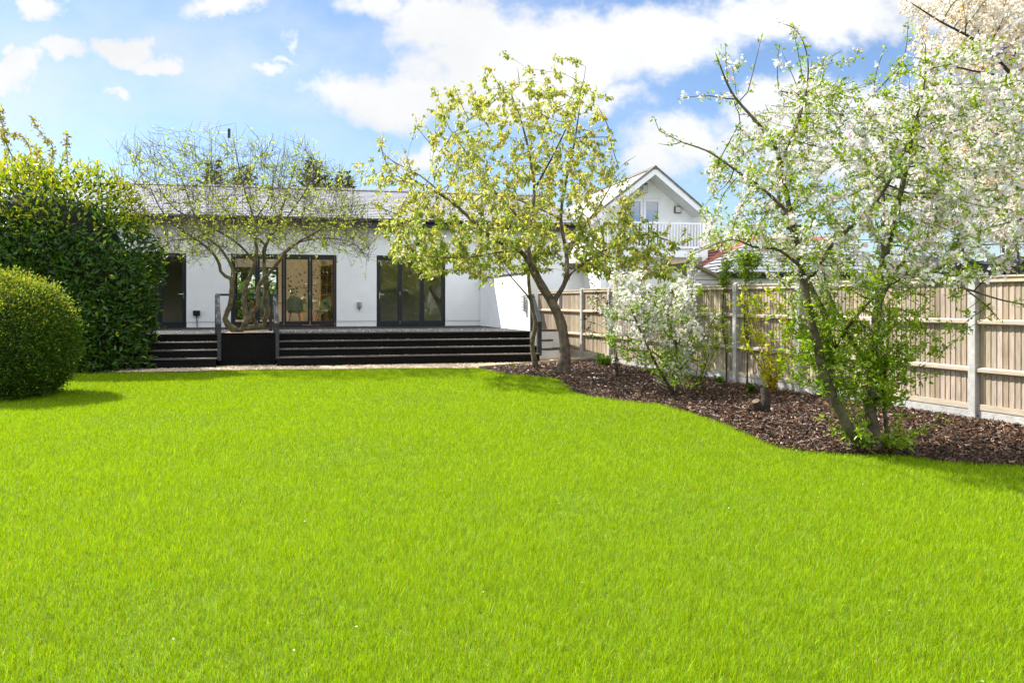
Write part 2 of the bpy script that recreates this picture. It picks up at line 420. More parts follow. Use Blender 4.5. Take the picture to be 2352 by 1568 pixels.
def core(name, c, rad, p, scale, la, ls, mat, parent, seg=40):
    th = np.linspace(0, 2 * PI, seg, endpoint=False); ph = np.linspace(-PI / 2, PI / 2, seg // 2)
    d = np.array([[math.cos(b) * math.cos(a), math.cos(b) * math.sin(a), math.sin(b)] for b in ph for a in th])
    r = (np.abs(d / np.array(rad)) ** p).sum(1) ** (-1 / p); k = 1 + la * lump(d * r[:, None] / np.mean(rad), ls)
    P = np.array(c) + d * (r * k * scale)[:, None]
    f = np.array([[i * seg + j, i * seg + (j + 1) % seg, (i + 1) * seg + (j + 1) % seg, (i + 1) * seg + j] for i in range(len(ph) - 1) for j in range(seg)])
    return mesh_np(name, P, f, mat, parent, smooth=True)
# ------------------------------------------------------------------ the ground
def sheet(name, poly, z, mat, kind='structure', thick=.0):
    v = [(x, y, z) for x, y in poly]
    tri = tessellate_polygon([[Vector(p) for p in v]])
    return mesh_np(name, np.array(v), [list(t) for t in tri], mat, None, None, False, kind, origin=(poly[0][0], poly[0][1], z))
EDGE = [gnd(*p) for p in [(1101, 849), (1171, 861), (1225, 866), (1262, 869), (1290, 876), (1303, 885), (1316, 901), (1350, 911), (1405, 920), (1509, 930), (1588, 951), (1666, 977), (1730, 1006), (1786, 1029), (1850, 1040), (1915, 1045), (2077, 1049), (2141, 1060), (2240, 1069), (2352, 1075)]] + [(6.6, 7.2), (7.6, 6.6)]
FAR = [gnd(*p) for p in [(345, 857), (420, 856), (500, 853.5), (640, 851), (760, 851), (900, 849), (1010, 848)]]
LAWN = [(-15, 1.0), (-15, 17.2), (-10.5, 17.4)] + FAR + EDGE + [(7.6, 1.0)]
sheet('ground', [(-400, -60), (400, -60), (400, 700), (-400, 700)], -.03, M['earth'])
sheet('lawn', LAWN, 0., M['soil'])
FX = lambda Y: 10.145 - .3725 * Y            # the fence line
MULCH = EDGE + [(FX(6.2) + .1, 6.2), (FX(10) + .05, 10), (FX(15) + .05, 15), (FX(21.2) + .05, 21.2), gnd(1361, 829)]
sheet('flower_bed', MULCH, .012, M['mulch'])
H = Fr(-10.0, 24.46, math.atan(.224))        # house frame: x along the garden front, y into the house
def HL(px, off): return H.line(px, off)
gp = [(-10.5, 17.4)] + FAR + [EDGE[0], gnd(1361, 829), (FX(21.2), 21.2), (FX(25.5), 25.5), H.w(9, -1, 0)[:2], H.w(-3, -1, 0)[:2], (-15, 18)]
sheet('gravel_path', gp, .03, M['gravelb'])
# pebbles where the gravel shows
def rand_in(poly, n, box):
    out = np.zeros((0, 2))
    while len(out) < n:
        q = np.stack([rng.uniform(box[0], box[1], n * 2), rng.uniform(box[2], box[3], n * 2)], 1)
        out = np.vstack([out, q[inpoly(q, poly)]])
    return out[:n]
q = rand_in(gp, 42000, (-9.5, 2.2, 17.6, 23.0))
l = np.array([H.loc(*p) for p in q]); q = q[(l[:, 1] < -4.9)]
OCT = (np.array([[.5, 0, 0], [0, .5, 0], [-.5, 0, 0], [0, -.5, 0], [0, 0, .42], [0, 0, -.3]]), np.array([[0, 1, 4], [1, 2, 4], [2, 3, 4], [3, 0, 4]]))
n = len(q); P = np.c_[q, .03 + rng.random(n) * .02]
pc = lerpcol((.50, .36, .21), (.74, .62, .46), rng.random(n), .18)
scatter('gravel', OCT, P, unit(np.c_[rng.normal(size=(n, 2)), rng.normal(size=n) * .25]), np.tile([0, 0, 1.], (n, 1)), rng.uniform(.018, .04, n), rng.uniform(.016, .034, n), pc, M['pebble'], None, 'stuff')
# bark chips
q = np.vstack([rand_in(MULCH, 62000, (-.5, 7.2, 6.2, 22)), rand_in(MULCH, 26000, (1.2, 7.2, 6.2, 12))])
n = len(q)
bl = rng.random(n)
base = np.where((bl < .5)[:, None], np.array([[.03, .015, .007]]), np.where((bl < .8)[:, None], np.array([[.085, .043, .018]]), np.where((bl < .988)[:, None], np.array([[.22, .11, .06]]), np.array([[.42, .28, .18]]))))
CHIP = (np.array([[-.5, -.5, 0], [.5, -.38, 0.06], [.5, .42, -.05], [-.5, .5, 0.03]]), np.array([[0, 1, 2, 3]]))
q = q + rng.normal(size=q.shape) * .035
P = np.c_[q, .016 + rng.random(n) ** 2 * .045 + .02 * (lump(np.c_[q, q[:, :1] * 0], 3.0) * .5 + .5)]
D = unit(np.c_[rng.normal(size=(n, 2)), rng.normal(size=n) * .35]); Nn = unit(np.c_[rng.normal(size=(n, 2)) * .55, np.ones(n)])
scatter('bark_mulch', CHIP, P, D, Nn, (.032 * np.exp(rng.normal(size=n) * .5)).clip(.01, .12), (.013 * np.exp(rng.normal(size=n) * .4)).clip(.005, .04), base * (1 + rng.normal(size=(n, 1)) * .25).clip(.4, 1.7), M['chips'], None, 'stuff')
# the timber edging between gravel and bark
a, b, c = EDGE[0], gnd(1232, 838), gnd(1361, 829)
mb = MB()
for (p, q_) in ((a, b), (b, c), (c, (FX(21.6), 21.6))):
    ang = math.atan2(q_[1] - p[1], q_[0] - p[0]); L_ = math.hypot(q_[0] - p[0], q_[1] - p[1])
    mb.box(0, L_ - .004, 0, .035, -.02, .085, Fr(p[0], p[1], ang))
tag(mb.build('timber_edging', M['edging'], origin=(a[0], a[1], 0)), 'low timber edging board between gravel path and bark bed', 'edging')
# ------------------------------------------------------------------ grass
def grass():
    xs = []
    ys = np.concatenate([np.linspace(1.2, 6, 25), np.linspace(6, 19.2, 34)[1:]])
    for y0, y1 in zip(ys[:-1], ys[1:]):
        dens = np.interp((y0 + y1) / 2, [1.2, 2.2, 3.0, 3.6, 5, 7, 10, 14, 19.2], [500, 2500, 14000, 14500, 11000, 7000, 4200, 2600, 2100])
        x0 = -min(15, .66 * y1 + 1.4); x1 = min(8.5, .66 * y1 + 1.4)
        n = int((x1 - x0) * (y1 - y0) * dens)
        p = np.stack([rng.uniform(x0, x1, n), rng.uniform(y0, y1, n)], 1)
        xs.append(p[inpoly(p, LAWN)])
    p = np.vstack(xs); n = len(p); Y = p[:, 1]
    big = lump(np.c_[p * .55, np.zeros(n)], 2.2, .5) + .6 * lump(np.c_[p * 1.7, np.zeros(n)], 2.9, 2.)
    h = rng.uniform(.032, .068, n) * (1 + .18 * big) * np.where(rng.random(n) < .03, 1.35, 1)
    w = rng.uniform(.0018, .0033, n) * (1 + np.clip(Y - 5, 0, 14) * .13)
    lean = rng.normal(size=(n, 2)) * .24 + np.array([.08, -.03])
    D = unit(np.c_[lean, np.ones(n)]); S = unit(np.c_[rng.normal(size=(n, 2)), np.zeros(n)])
    bend = np.c_[lean * .9 + rng.normal(size=(n, 2)) * .25, -np.abs(rng.normal(size=n)) * .12]
    base = np.c_[p, np.full(n, -.004)]
    mid = base + D * (h * .55)[:, None]; tip = mid + unit(D + bend) * (h * .5)[:, None]
    v = np.stack([base - S * w[:, None] * .5, base + S * w[:, None] * .5, mid + S * w[:, None] * .45, mid - S * w[:, None] * .45, tip], 1).reshape(-1, 3)
    i = np.arange(n)[:, None] * 5
    tri = np.concatenate([i + [[0, 1, 2]], i + [[0, 2, 3]], i + [[3, 2, 4]]], 1).reshape(-1, 3)
    t = np.clip(rng.random(n) * .9 + .10 * big, 0, 1)
    c = lerpcol(GRASS_A, GRASS_B, t, .2)
    dry = rng.random(n) < .012; c[dry] = np.array([.5, .48, .22]) * rng.uniform(.7, 1.1, (dry.sum(), 1))
    mesh_np('grass', v, tri, M['grass'], None, np.repeat(c, 5, axis=0), False, 'stuff')
GRASS_A, GRASS_B = (.178, .298, .001), (.374, .518, .002)
grass()
q = rand_in(LAWN, 150, (-9, 6, 2.5, 18.5)); n = len(q)
scatter('lawn_petals', LEAF4, np.c_[q, rng.uniform(.03, .075, n)], unit(np.c_[rng.normal(size=(n, 2)), rng.normal(size=n) * .4]), unit(np.c_[rng.normal(size=(n, 2)) * .5, np.ones(n)]), rng.uniform(.010, .018, n), .012, lerpcol((.7, .66, .6), (.82, .8, .76), rng.random(n)), M['petal'], None, 'stuff')
# ------------------------------------------------------------------ the white house
DZ = .80                                     # deck level
S0, S1 = -6.5, 12.2                          # ends of the garden front along H
house = thing('bungalow', 'long white rendered bungalow with grey slate roof and dark glass doors', 'house', H.w(0, 0, 0))
d1 = (HL(428, 0) - 2.62, HL(428, 0)); d2 = (HL(530, 0), HL(773, 0)); d3 = (HL(865, 0), HL(1023, 0))
DT = 3.08                                    # door head
mb = MB(); WT = 4.05
xs = [S0, d1[0], d1[1], d2[0], d2[1], d3[0], d3[1], S1]
for i in range(0, 8, 2):
    mb.box(xs[i], xs[i + 1], 0, .28, DZ + .17, WT, H)
    mb.box(xs[i], xs[i + 1], .022, .28, .0, DZ + .17, H)
for d in (d1, d2, d3): mb.box(d[0], d[1], 0, .28, DT, WT, H)
RD = 8.2                                     # depth of the house
mb.box(S0, S0 + .28, .28, RD, 0, WT, H); mb.box(S1 - .28, S1, .28, RD, 0, WT, H); wn0, wn1 = HL(515, 8) - .8, HL(640, 8)
mb.box(S0 + .28, wn0, RD - .28, RD, 0, WT, H); mb.box(wn1, S1 - .28, RD - .28, RD, 0, WT, H); mb.box(wn0, wn1, RD - .28, RD, 3.0, WT, H); mb.box(wn0, wn1, RD - .28, RD, 0, DZ + .05, H)
mb.build('wall', M['render'], house)
# roof: overlapping slate courses on the garden slope, a plain slope behind
Y0, Z0, Y1, Z1 = -.45, 4.22, 3.6, 5.64
NC = 20; dy = (Y1 - Y0) / NC; dz = (Z1 - Z0) / NC
rx0, rx1, ry0, ry1 = d2[0] - 2.6, d2[1] - .75, 3.7, 7.2   # long rooflight on the unseen far slope, added to let sun into the room
mb = MB(); A, B = S0 - .3, S1 + .25
for i in range(NC):
    y0, y1, z0, z1 = Y0 + i * dy, Y0 + (i + 1) * dy, Z0 + i * dz, Z0 + (i + 1) * dz
    for (a, b) in [(A, B)]:
        mb.quad(H.w(a, y0, z0 + .020), H.w(b, y0, z0 + .020), H.w(b, y1 + .01, z1 + .004), H.w(a, y1 + .01, z1 + .004))
        mb.quad(H.w(a, y0, z0 - .006), H.w(b, y0, z0 - .006), H.w(b, y0, z0 + .020), H.w(a, y0, z0 + .020))
bz = lambda y: Z1 + (y - Y1) / (8.7 - Y1) * (4.15 - Z1)
for (a, b, ya, yb) in ((A, rx0, Y1, 8.7), (rx1, B, Y1, 8.7), (rx0, rx1, Y1, ry0), (rx0, rx1, ry1, 8.7)): mb.quad(H.w(a, ya, bz(ya)), H.w(b, ya, bz(ya)), H.w(b, yb, bz(yb)), H.w(a, yb, bz(yb)))
for x in (A, B):
    mb.add([H.w(x, Y0, Z0 - .02), H.w(x, Y1, Z1), H.w(x, 8.7, 4.15), H.w(x, 8.7, 4.0), H.w(x, Y0, Z0 - .2)], [[0, 1, 2, 3, 4]])
roof = mb.build('roof', slates('roof_slates', (.34, .34, .345), H.ang, .32, dy, .05, .5, Y0, .005), house)
mb = MB()
for i in range(42):
    a = A + (B - A) * i / 42; b = A + (B - A) * (i + 1) / 42 - .01
    mb.prism([(Y1 - .14, 0), (Y1, .075), (Y1 + .14, 0), (Y1, .02)], 0, 0) if 0 else None
    v = [H.w(x, y, z) for x in (a, b) for (y, z) in ((Y1 - .15, Z1 - .005), (Y1, Z1 + .075), (Y1 + .15, Z1 - .005))]
    mb.add(v, [[0, 1, 4, 3], [1, 2, 5, 4], [0, 2, 1], [3, 4, 5]])
mb.build('ridge_tiles', plain('ridge_slate', (.2, .2, .2), .6, .2, 5), roof)
mb = MB(); mb.quad(H.w(rx0, ry0, bz(ry0) - .01), H.w(rx1, ry0, bz(ry0) - .01), H.w(rx1, ry1, bz(ry1) - .01), H.w(rx0, ry1, bz(ry1) - .01)); mb.build('added_rooflight', M['glass'], roof)
mb = MB()                                                  # eaves
mb.box(A, B, Y0 + .02, Y0 + .06, 3.96, 4.19, H); mb.box(A, B, Y0 + .06, -.002, 3.96, 3.99, H)
mb.build('fascia', M['frame'], house)
mb = MB()
g = [H.w(x, Y0 - .055, 4.155) for x in np.linspace(A, B, 20)]
mb.tube(g, .058, 10)
for x in np.linspace(A + .4, B - .4, 14): mb.box(x, x + .03, Y0 - .12, Y0 + .02, 4.08, 4.13, H)
mb.build('gutter', M['black'], house, smooth=True, angle=40)
mb = MB()                                                  # ceiling lining below the roof, open under the rooflight
za = Z0 + (.28 - Y0) / (Y1 - Y0) * (Z1 - Z0) - .14
mb.quad(H.w(S0 + .28, .28, za), H.w(S1 - .28, .28, za), H.w(S1 - .28, Y1, Z1 - .14), H.w(S0 + .28, Y1, Z1 - .14))
for (a, b, ya, yb) in ((S0 + .28, rx0, Y1, 7.92), (rx1, S1 - .28, Y1, 7.92), (rx0, rx1, Y1, ry0), (rx0, rx1, ry1, 7.92)): mb.quad(H.w(a, ya, bz(ya) - .14), H.w(b, ya, bz(ya) - .14), H.w(b, yb, bz(yb) - .14), H.w(a, yb, bz(yb) - .14))
mb.build('ceiling', M['ceil'], house)
# rooms: floor and partitions
mb = MB(); mb.box(S0 + .28, S1 - .28, .28, RD - .28, DZ - .1, DZ, H); mb.build('floor', M['floor'], house)
mb = MB(); pr = d2[1] + .32; pl = d2[0] - .9
zin = lambda y: (Z0 + (y - Y0) / (Y1 - Y0) * (Z1 - Z0) if y < Y1 else bz(y)) - .16
def gablewall(x0, x1, ya, yb):
    p = [(ya, DZ), (yb, DZ), (yb, zin(yb))] + ([(Y1, zin(Y1))] if ya < Y1 < yb else []) + [(ya, zin(ya))]; n = len(p)
    mb.add([H.w(x, y, z) for x in (x0, x1) for y, z in p], [list(range(n)), list(range(n, 2 * n))[::-1]] + [[i, n + i, n + (i + 1) % n, (i + 1) % n] for i in range(n)])
gablewall(pr, pr + .1, .28, RD - .28); gablewall(pl - .1, pl, .28, 5.0)
mb.box(wn1, pr, 7.80, 7.90, DZ, 4.2, H)
mb.box(pr + .1, S1 - .28, 3.4, 3.5, DZ, 5.2, H); mb.box(S0 + .28, pl - .1, 3.4, 3.5, DZ, 5.2, H)
mb.build('room_wall', M['beige'], house)
fw = MB(); fw.box(wn0, wn1, RD - .2, RD - .12, 2.92, 3.0, H); fw.box(wn0, wn1, RD - .2, RD - .12, DZ + .05, DZ + .14, H)
for i in range(8): x = wn0 + (wn1 - wn0 - .1) * i / 7; fw.box(x, x + .1, RD - .2, RD - .12, DZ + .14, 2.92, H)
fw.build('rear_window', M['frame'], house)
# sliding and folding doors
def bifold(name, lab, d, cuts, handle):
    fr = MB(); x0, x1 = d; y0, y1 = .03, .11
    fr.box(x0, x0 + .05, y0, y1, DZ + .012, DT - .002, H); fr.box(x1 - .05, x1, y0, y1, DZ + .012, DT - .002, H)
    fr.box(x0 + .05, x1 - .05, y0, y1, DT - .06, DT - .002, H); fr.box(x0 + .05, x1 - .05, y0, y1, DZ + .012, DZ + .05, H)
    door = fr.build('folding_door', M['frame'], house, bevel=.006); door['label'] = lab
    xs = [x0 + .052] + cuts + [x1 - .052]
    for a, b in zip(xs[:-1], xs[1:]):
        p = MB(); s = .07; a += .004; b -= .004; ya, yb = .038, .098
        p.box(a, a + s, ya, yb, DZ + .054, DT - .064, H); p.box(b - s, b, ya, yb, DZ + .054, DT - .064, H)
        p.box(a + s, b - s, ya, yb, DT - .064 - .09, DT - .064, H); p.box(a + s, b - s, ya, yb, DZ + .054, DZ + .17, H)
        p.build('door_leaf', M['frame'], door, bevel=.005)
        g = MB(); g.quad(H.w(a + s, .066, DZ + .17), H.w(b - s, .066, DZ + .17), H.w(b - s, .066, DT - .154), H.w(a + s, .066, DT - .154)); g.build('pane', M['glass'], door)
    for hx, sg in handle:
        h = MB(); z = DZ + 1.0
        h.box(hx - .018, hx + .018, .026, .040, z - .12, z + .1, H); h.tube([H.w(hx, .03, z + .02), H.w(hx, -.02, z + .02), H.w(hx + sg * .13, -.022, z + .02)], .011, 8)
        h.build('handle', M['metal'], door)
    for c in cuts[::2] if len(cuts) > 1 else cuts:
        for z in (DZ + .13, DZ + 1.05, DT - .16): h = MB(); h.box(c - .011, c + .011, .012, .037, z - .05, z + .05, H); h.build('hinge', M['metal'], door)
bifold('d1', 'folding glass door beside the tall hedge', d1, [d1[0] + .88, HL(366, 0)], [(d1[1] - .09, -1)])
bifold('d2', 'widest folding door, with the dining room behind', d2, [HL(591, 0), HL(652, 0), HL(712, 0)], [(HL(585, 0), -1)])
bifold('d3', 'three-leaf folding door behind the leafy cherry tree', d3, [HL(919, 0), HL(969.5, 0)], [(d3[0] + .1, 1)])
# ------------------------------------------------------------------ furniture seen through the glass
def chair(x, y, rot, label, first=None):
    if first is None:
        t = thing('dining_chair', label, 'chair', (0, 0, 0), 'green dining chairs in the dining room')
        mb = MB(); n = 14; hw, ht = .25, .05                # tub back: a bent shell
        ring = []
        for i in range(n + 1):
            a = PI * (-.08 + 1.16 * i / n); top = .97 - .16 * abs(math.cos(a)) ** 2
            ring.append((math.cos(a), math.sin(a), top))
        vo = [(.27 * c, .05 + .25 * s_, z) for c, s_, tp in ring for z in (.5, tp)]
        vi = [(.215 * c, .05 + .195 * s_, z) for c, s_, tp in ring for z in (.5, tp)]
        m = 2 * (n + 1); f = []
        for i in range(n):
            a, b = 2 * i, 2 * i + 2
            f += [[a, b, b + 1, a + 1], [m + b, m + a, m + a + 1, m + b + 1], [a + 1, b + 1, m + b + 1, m + a + 1], [b, a, m + a, m + b]]
        f += [[0, 1, m + 1, m], [2 * n + 1, 2 * n, m + 2 * n, m + 2 * n + 1]]
        mb.add(vo + vi, f); mb.build('backrest', M['sage'], t, smooth=True, angle=50)
        mb = MB(); mb.prism([(.21 * math.cos(a), .02 + .2 * math.sin(a)) for a in np.linspace(0, 2 * PI, 20, endpoint=False)], .42, .5); mb.build('seat', M['sage'], t, bevel=.02)
        for sx in (-1, 1):
            for sy in (-1, 1):
                mb = MB(); mb.tube([(sx * .12, .02 + sy * .11, .43), (sx * .21, .02 + sy * .2, 0)], [.02, .012], 8); mb.build('leg', M['wood'], t)
    else:
        t = first.copy(); COL.objects.link(t); t['label'] = label
        for ch in list(first.children):
            c = ch.copy(); COL.objects.link(c); c.parent = t
    t.location = H.w(x, y, DZ); t.rotation_euler = (0, 0, H.ang + rot)
    return t
cx = HL(677, .95)
c0 = chair(cx, .9, PI, 'green tub chair seen from behind through the third door leaf')
chair(HL(738, 1.5), 1.55, PI / 2 + .25 + PI, 'green tub chair seen side on, next to the oak bookcase', c0)
chair(HL(606, .9), .9, PI + .1, 'green tub chair behind the bare planter tree stems', c0)
chair(HL(705, 2.3), 2.45, 0.2, 'green tub chair on the far side of the dining table', c0)
t = thing('dining_table', 'wooden dining table beyond the green chairs', 'table', H.w(HL(668, 1.7), 1.7, DZ))
mb = MB(); X0 = HL(640, 1.7); mb.box(X0 - 1.0, X0 + 1.25, 1.25, 2.1, DZ + .72, DZ + .76, H); mb.build('tabletop', M['wood'], t, bevel=.008)
for sx in (-.8, 1.05):
    for sy in (1.35, 1.95):
        mb = MB(); mb.tube([H.w(X0 + sx, sy, DZ + .72), H.w(X0 + sx * 1.06, sy, DZ)], [.035, .025], 8); mb.build('leg', M['wood'], t)
bx, bx1, by = HL(736, 1.75), HL(769, 1.75), 1.75
t = thing('bookcase', 'tall open oak bookcase at the right of the dining room', 'bookcase', H.w(bx, by, DZ))
mb = MB()
for x, w in ((bx, .03), (bx + (bx1 - bx) * .42, .03), (bx1 - .12, .12)): mb.box(x, x + w, by, by + .3, DZ, DZ + 2.04, H)
mb.build('side_panel', M['wood'], t)
for z in (.02, .35, .68, 1.01, 1.34, 1.67, 1.99):
    mb = MB(); mb.box(bx + .032, bx + (bx1 - bx) * .42 - .002, by + .006, by + .28, DZ + z, DZ + z + .028, H); mb.box(bx + (bx1 - bx) * .42 + .032, bx1 - .122, by + .006, by + .28, DZ + z, DZ + z + .028, H); mb.build('shelf', M['wood'], t)
mb = MB(); mb.box(bx + .006, bx1 - .006, by + .284, by + .3, DZ + .05, DZ + 1.99, H); mb.build('back_panel', M['beige'], t)
def potted(name, label, loc, pot, n, ext, lsize, col, drop, matl, stem=True):
    t = thing(name, label, 'plant', loc)
    mb = MB(); k = 14; prof = ((.6, 0), (.85, .5), (1, 1), (.88, 1), (.8, .8)); vs = [(loc[0] + pot * r * math.cos(a), loc[1] + pot * r * math.sin(a), loc[2] + pot * 1.7 * z) for r, z in prof for a in np.linspace(0, 2 * PI, k, endpoint=False)]
    mb.add(vs, [[i * k + j, i * k + (j + 1) % k, (i + 1) * k + (j + 1) % k, (i + 1) * k + j] for i in range(4) for j in range(k)] + [list(range(4 * k, 5 * k))]); mb.build('pot', matl, t, smooth=True, angle=40)
    P = np.array(loc) + np.array([0, 0, pot * 1.7]) + rng.normal(size=(n, 3)) * np.array(ext) * .5 + np.array([0, 0, drop])
    D = unit(rng.normal(size=(n, 3)) + np.array([0, 0, -.3]))
    scatter('foliage', LEAF6, P, D, unit(np.tile([0, -.5, .8], (n, 1)) + rng.normal(size=(n, 3)) * .4), rng.uniform(.6, 1.2, n) * lsize, lsize * .7, lerpcol(col, np.array(col) * 1.8, rng.random(n)), M['laurel'], t)
    if stem:
        mb = MB()
        for i in range(7): mb.tube([np.array(loc) + [0, 0, pot * 1.5], np.array(loc) + [rng.normal() * ext[0] * .3, rng.normal() * ext[1] * .3, pot * 1.7 + drop + ext[2] * .35 * rng.uniform(.3, 1)]], [.006, .003], 4)
        mb.build('stem', M['bark_grey'], t)
    return t
potted('trailing_plant', 'dark ivy trailing down beside the oak bookcase', np.array(H.w(bx + .1, by + .12, DZ + 2.045)), .09, 230, (.42, .3, 1.3), .075, (.02, .045, .015), -.62, M['stonepot'], False)
potted('table_plant', 'leafy houseplant standing on the dining table', np.array(H.w(HL(672, 1.7), 1.7, DZ + .762)), .09, 60, (.5, .4, .45), .11, (.03, .08, .02), .3, M['glassdark'])
t = thing('orchid', 'white flowering orchid on the dining table', 'plant', H.w(HL(699, 1.5), 1.5, DZ + .762))
L0 = np.array(H.w(HL(699, 1.5), 1.5, DZ + .762))
mb = MB(); mb.tube([L0, L0 + [0, 0, .12]], [.05, .065], 12); mb.build('pot', M['stonepot'], t, smooth=True, angle=40)
st = np.array([L0 + [0, 0, .1], L0 + [.02, 0, .3], L0 + [.06, 0, .48], L0 + [.12, 0, .5]]); mb = MB(); mb.tube(st, .006, 5); mb.build('stem', M['bark_grey'], t)
P = np.repeat(st[1:], 4, 0) + rng.normal(size=(12, 3)) * .03; scatter('blossom', FLOWER, P, rdir(12), rdir(12), .11, .11, np.tile([.85, .84, .82], (12, 1)), M['petal'], t)
potted('small_plant', 'small cactus in a pot at the foot of the bookcase', np.array(H.w(HL(760, .5), .42, DZ)), .085, 50, (.1, .1, .4), .1, (.06, .11, .03), .16, M['pot'], False)
# ------------------------------------------------------------------ deck, steps, planter
HDK = -5.3
R1 = HL(1213, HDK)
deck = thing('garden_deck', 'black raised deck with four wide steps down to the gravel', 'deck', H.w(3, HDK, 0))
mb = MB(); xl = HL(300, HDK) - 2.5
nb = 37
for i in range(nb):
    y = HDK + i * (5.29 / nb)
    mb.box(xl, R1 + (0 if y < -5.2 else .1), y + .003, y + 5.29 / nb - .003, DZ - .03, DZ + rng.uniform(-.0015, .0015), H)
mb.build('deck_boards', M['deck'], deck)
mb = MB(); mb.box(xl, R1, HDK + .03, HDK + .06, 0, DZ - .032, H); mb.box(xl, R1, HDK + .06, -.1, DZ - .3, DZ - .05, H); mb.build('top_riser', M['riser'], deck)
LX1 = HL(501, HDK - .6); RX0 = HL(637, HDK - .7)
hs = (.620, .443, .262)
for side in (0, 1):
    for k in range(3):
        y = HDK - .3 * (k + 1); z = hs[k]
        a, b = ((xl, LX1) if side == 0 else (RX0, R1 + .1))
        st_ = MB(); st_.box(a, b, y, y + .3 + .03, z - .03, z, H)
        o = st_.build('step', M['dust'], deck, bevel=.006)
        st_ = MB(); st_.box(a, b - .01, y + .028, y + .05, (hs[k + 1] if k < 2 else -.02), z - .031, H); st_.build('riser', M['riser'], deck)
for (a) in (RX0, R1 + .075):
    pass
box = thing('tree_planter', 'black timber planter box between the two flights of steps', 'planter', H.w(HL(565, -5.8), -5.8, 0))
bx0, bx1 = HL(503, -5.75), HL(632, -5.75); mb = MB(); nbd = 15
for i in range(nbd):
    a = bx0 + (bx1 - bx0) * i / nbd; mb.box(a + .002, bx0 + (bx1 - bx0) * (i + 1) / nbd - .002, -5.75, -5.72, 0, DZ + .01, H)
mb.box(bx0, bx0 + .03, -5.718, -4.1, 0, DZ + .01, H); mb.box(bx1 - .03, bx1, -5.718, -4.1, 0, DZ + .01, H)
mb.box(bx0, bx1, -5.78, -5.70, DZ + .012, DZ + .035, H)
mb.build('board', M['riser'], box)
mb = MB(); mb.box(bx0 + .04, bx1 - .04, -5.68, -4.2, DZ - .05, DZ + .018, H); mb.build('soil', M['gravelb'], box)
def post(mb, x, y, z0, z1, w=.08): mb.box(x - w / 2, x + w / 2, y - w / 2, y + w / 2, z0, z1, H)
def handrail(label, xa, ya, xb, yb, w=.08):
    t = thing('handrail', label, 'handrail', H.w(xa, ya, 0), 'handrails beside the deck steps')
    mb = MB(); post(mb, xa, ya, DZ, 1.74, w); mb.build('post', M['rail'], t, bevel=.005)
    mb = MB(); post(mb, xb, yb, .2, 1.06, w); mb.build('post', M['rail'], t, bevel=.005)
    mb = MB(); h = .05
    v = []
    for (x, y, z) in ((xa, ya + .06, 1.80), (xb, yb - .08, 1.08)):
        v.append((x, y, z))
    (x0, y0, z0), (x1, y1, z1) = v; w2 = .055
    mb.hexa([H.w(x1 - w2, y1, z1 - h), H.w(x1 + w2, y1, z1 - h), H.w(x0 + w2, y0, z0 - h), H.w(x0 - w2, y0, z0 - h), H.w(x1 - w2, y1, z1), H.w(x1 + w2, y1, z1), H.w(x0 + w2, y0, z0), H.w(x0 - w2, y0, z0)])
    mb.build('rail', M['rail'], t, bevel=.005)
    return t
lp = HL(498, HDK + .1); rp_ = HL(632, HDK + .1)
hl = handrail('sloping charcoal handrail beside the short left flight', lp, HDK + .1, HL(503.5, -6.1), -6.08)
handrail('sloping charcoal handrail between planter box and wide steps', rp_, HDK + .1, HL(637, -6.1), -6.08)
handrail('sloping charcoal handrail at the right end of the steps', HL(1223, HDK + .05), HDK + .05, HL(1239, -6.1), -6.08, .11)
t = thing('guard_rail', 'low horizontal charcoal rail behind the planter box tree', 'railing', H.w(lp, -4.2, 0))
mb = MB(); mb.box(HL(497, -4.1), HL(626, -4.1), -4.13, -4.07, 1.745, 1.80, H); mb.build('rail', M['rail'], t)
for px in (499, 622):
    mb = MB(); post(mb, HL(px, -4.1), -4.1, DZ, 1.745); mb.build('post', M['rail'], t)
# fallen petals and dust on the deck and treads
pts = []
for i in range(2600):
    x = rng.uniform(xl, R1); k = rng.random()
    if k < .6: y = HDK + abs(rng.normal()) * 1.4 + .02; z = DZ + .004
    else: j = rng.integers(3); y = HDK - .3 * (j + 1) + rng.uniform(.02, .27); z = hs[j] + .004
    if y > -.1 or (bx0 - .1 < x < bx1 + .1): continue
    pts.append(H.w(x, y, z))
P = np.array(pts); n = len(P)
scatter('fallen_petals', LEAF4, P, unit(np.c_[rng.normal(size=(n, 2)), np.abs(rng.normal(size=n)) * .3]), np.tile([0, 0, 1.], (n, 1)), rng.uniform(.012, .03, n), .016, lerpcol((.7, .66, .6), (.82, .8, .76), rng.random(n)), M['petal'], None, 'stuff')
# ------------------------------------------------------------------ privacy wall, side steps, fittings
wa = (-1.02, 26.3); we = at(1217, 700, 21.55)[:2]
ang = math.atan2(we[1] - wa[1], we[0] - wa[0]); LW = math.hypot(we[0] - wa[0], we[1] - wa[1]); G = Fr(wa[0], wa[1], ang)
t = thing('garden_wall', 'white rendered screen wall closing the right end of the deck', 'wall', (wa[0], wa[1], 0))
mb = MB(); mb.box(-.1, LW, 0, .24, 0, 2.36, G); mb.build('wall', M['render'], t)
mb = MB(); mb.box(-.1, LW + .03, -.03, .27, 2.362, 2.40, G); mb.build('coping', M['frame'], t, bevel=.004)
t = thing('wall_lamp', 'ribbed silver lamp near the free end of the screen wall', 'lamp', G.w(LW - .3, -.02, 1.55))
mb = MB(); mb.box(LW - .42, LW - .24, -.05, -.003, 1.32, 1.78, G)
mb.build('backplate', M['metal'], t, bevel=.008)
mb = MB()
for i in range(6): mb.box(LW - .44, LW - .22, -.13, -.052, 1.36 + i * .07, 1.385 + i * .07, G)
mb.build('louvre', M['metal'], t, bevel=.004)
hx = HL(452, 0)
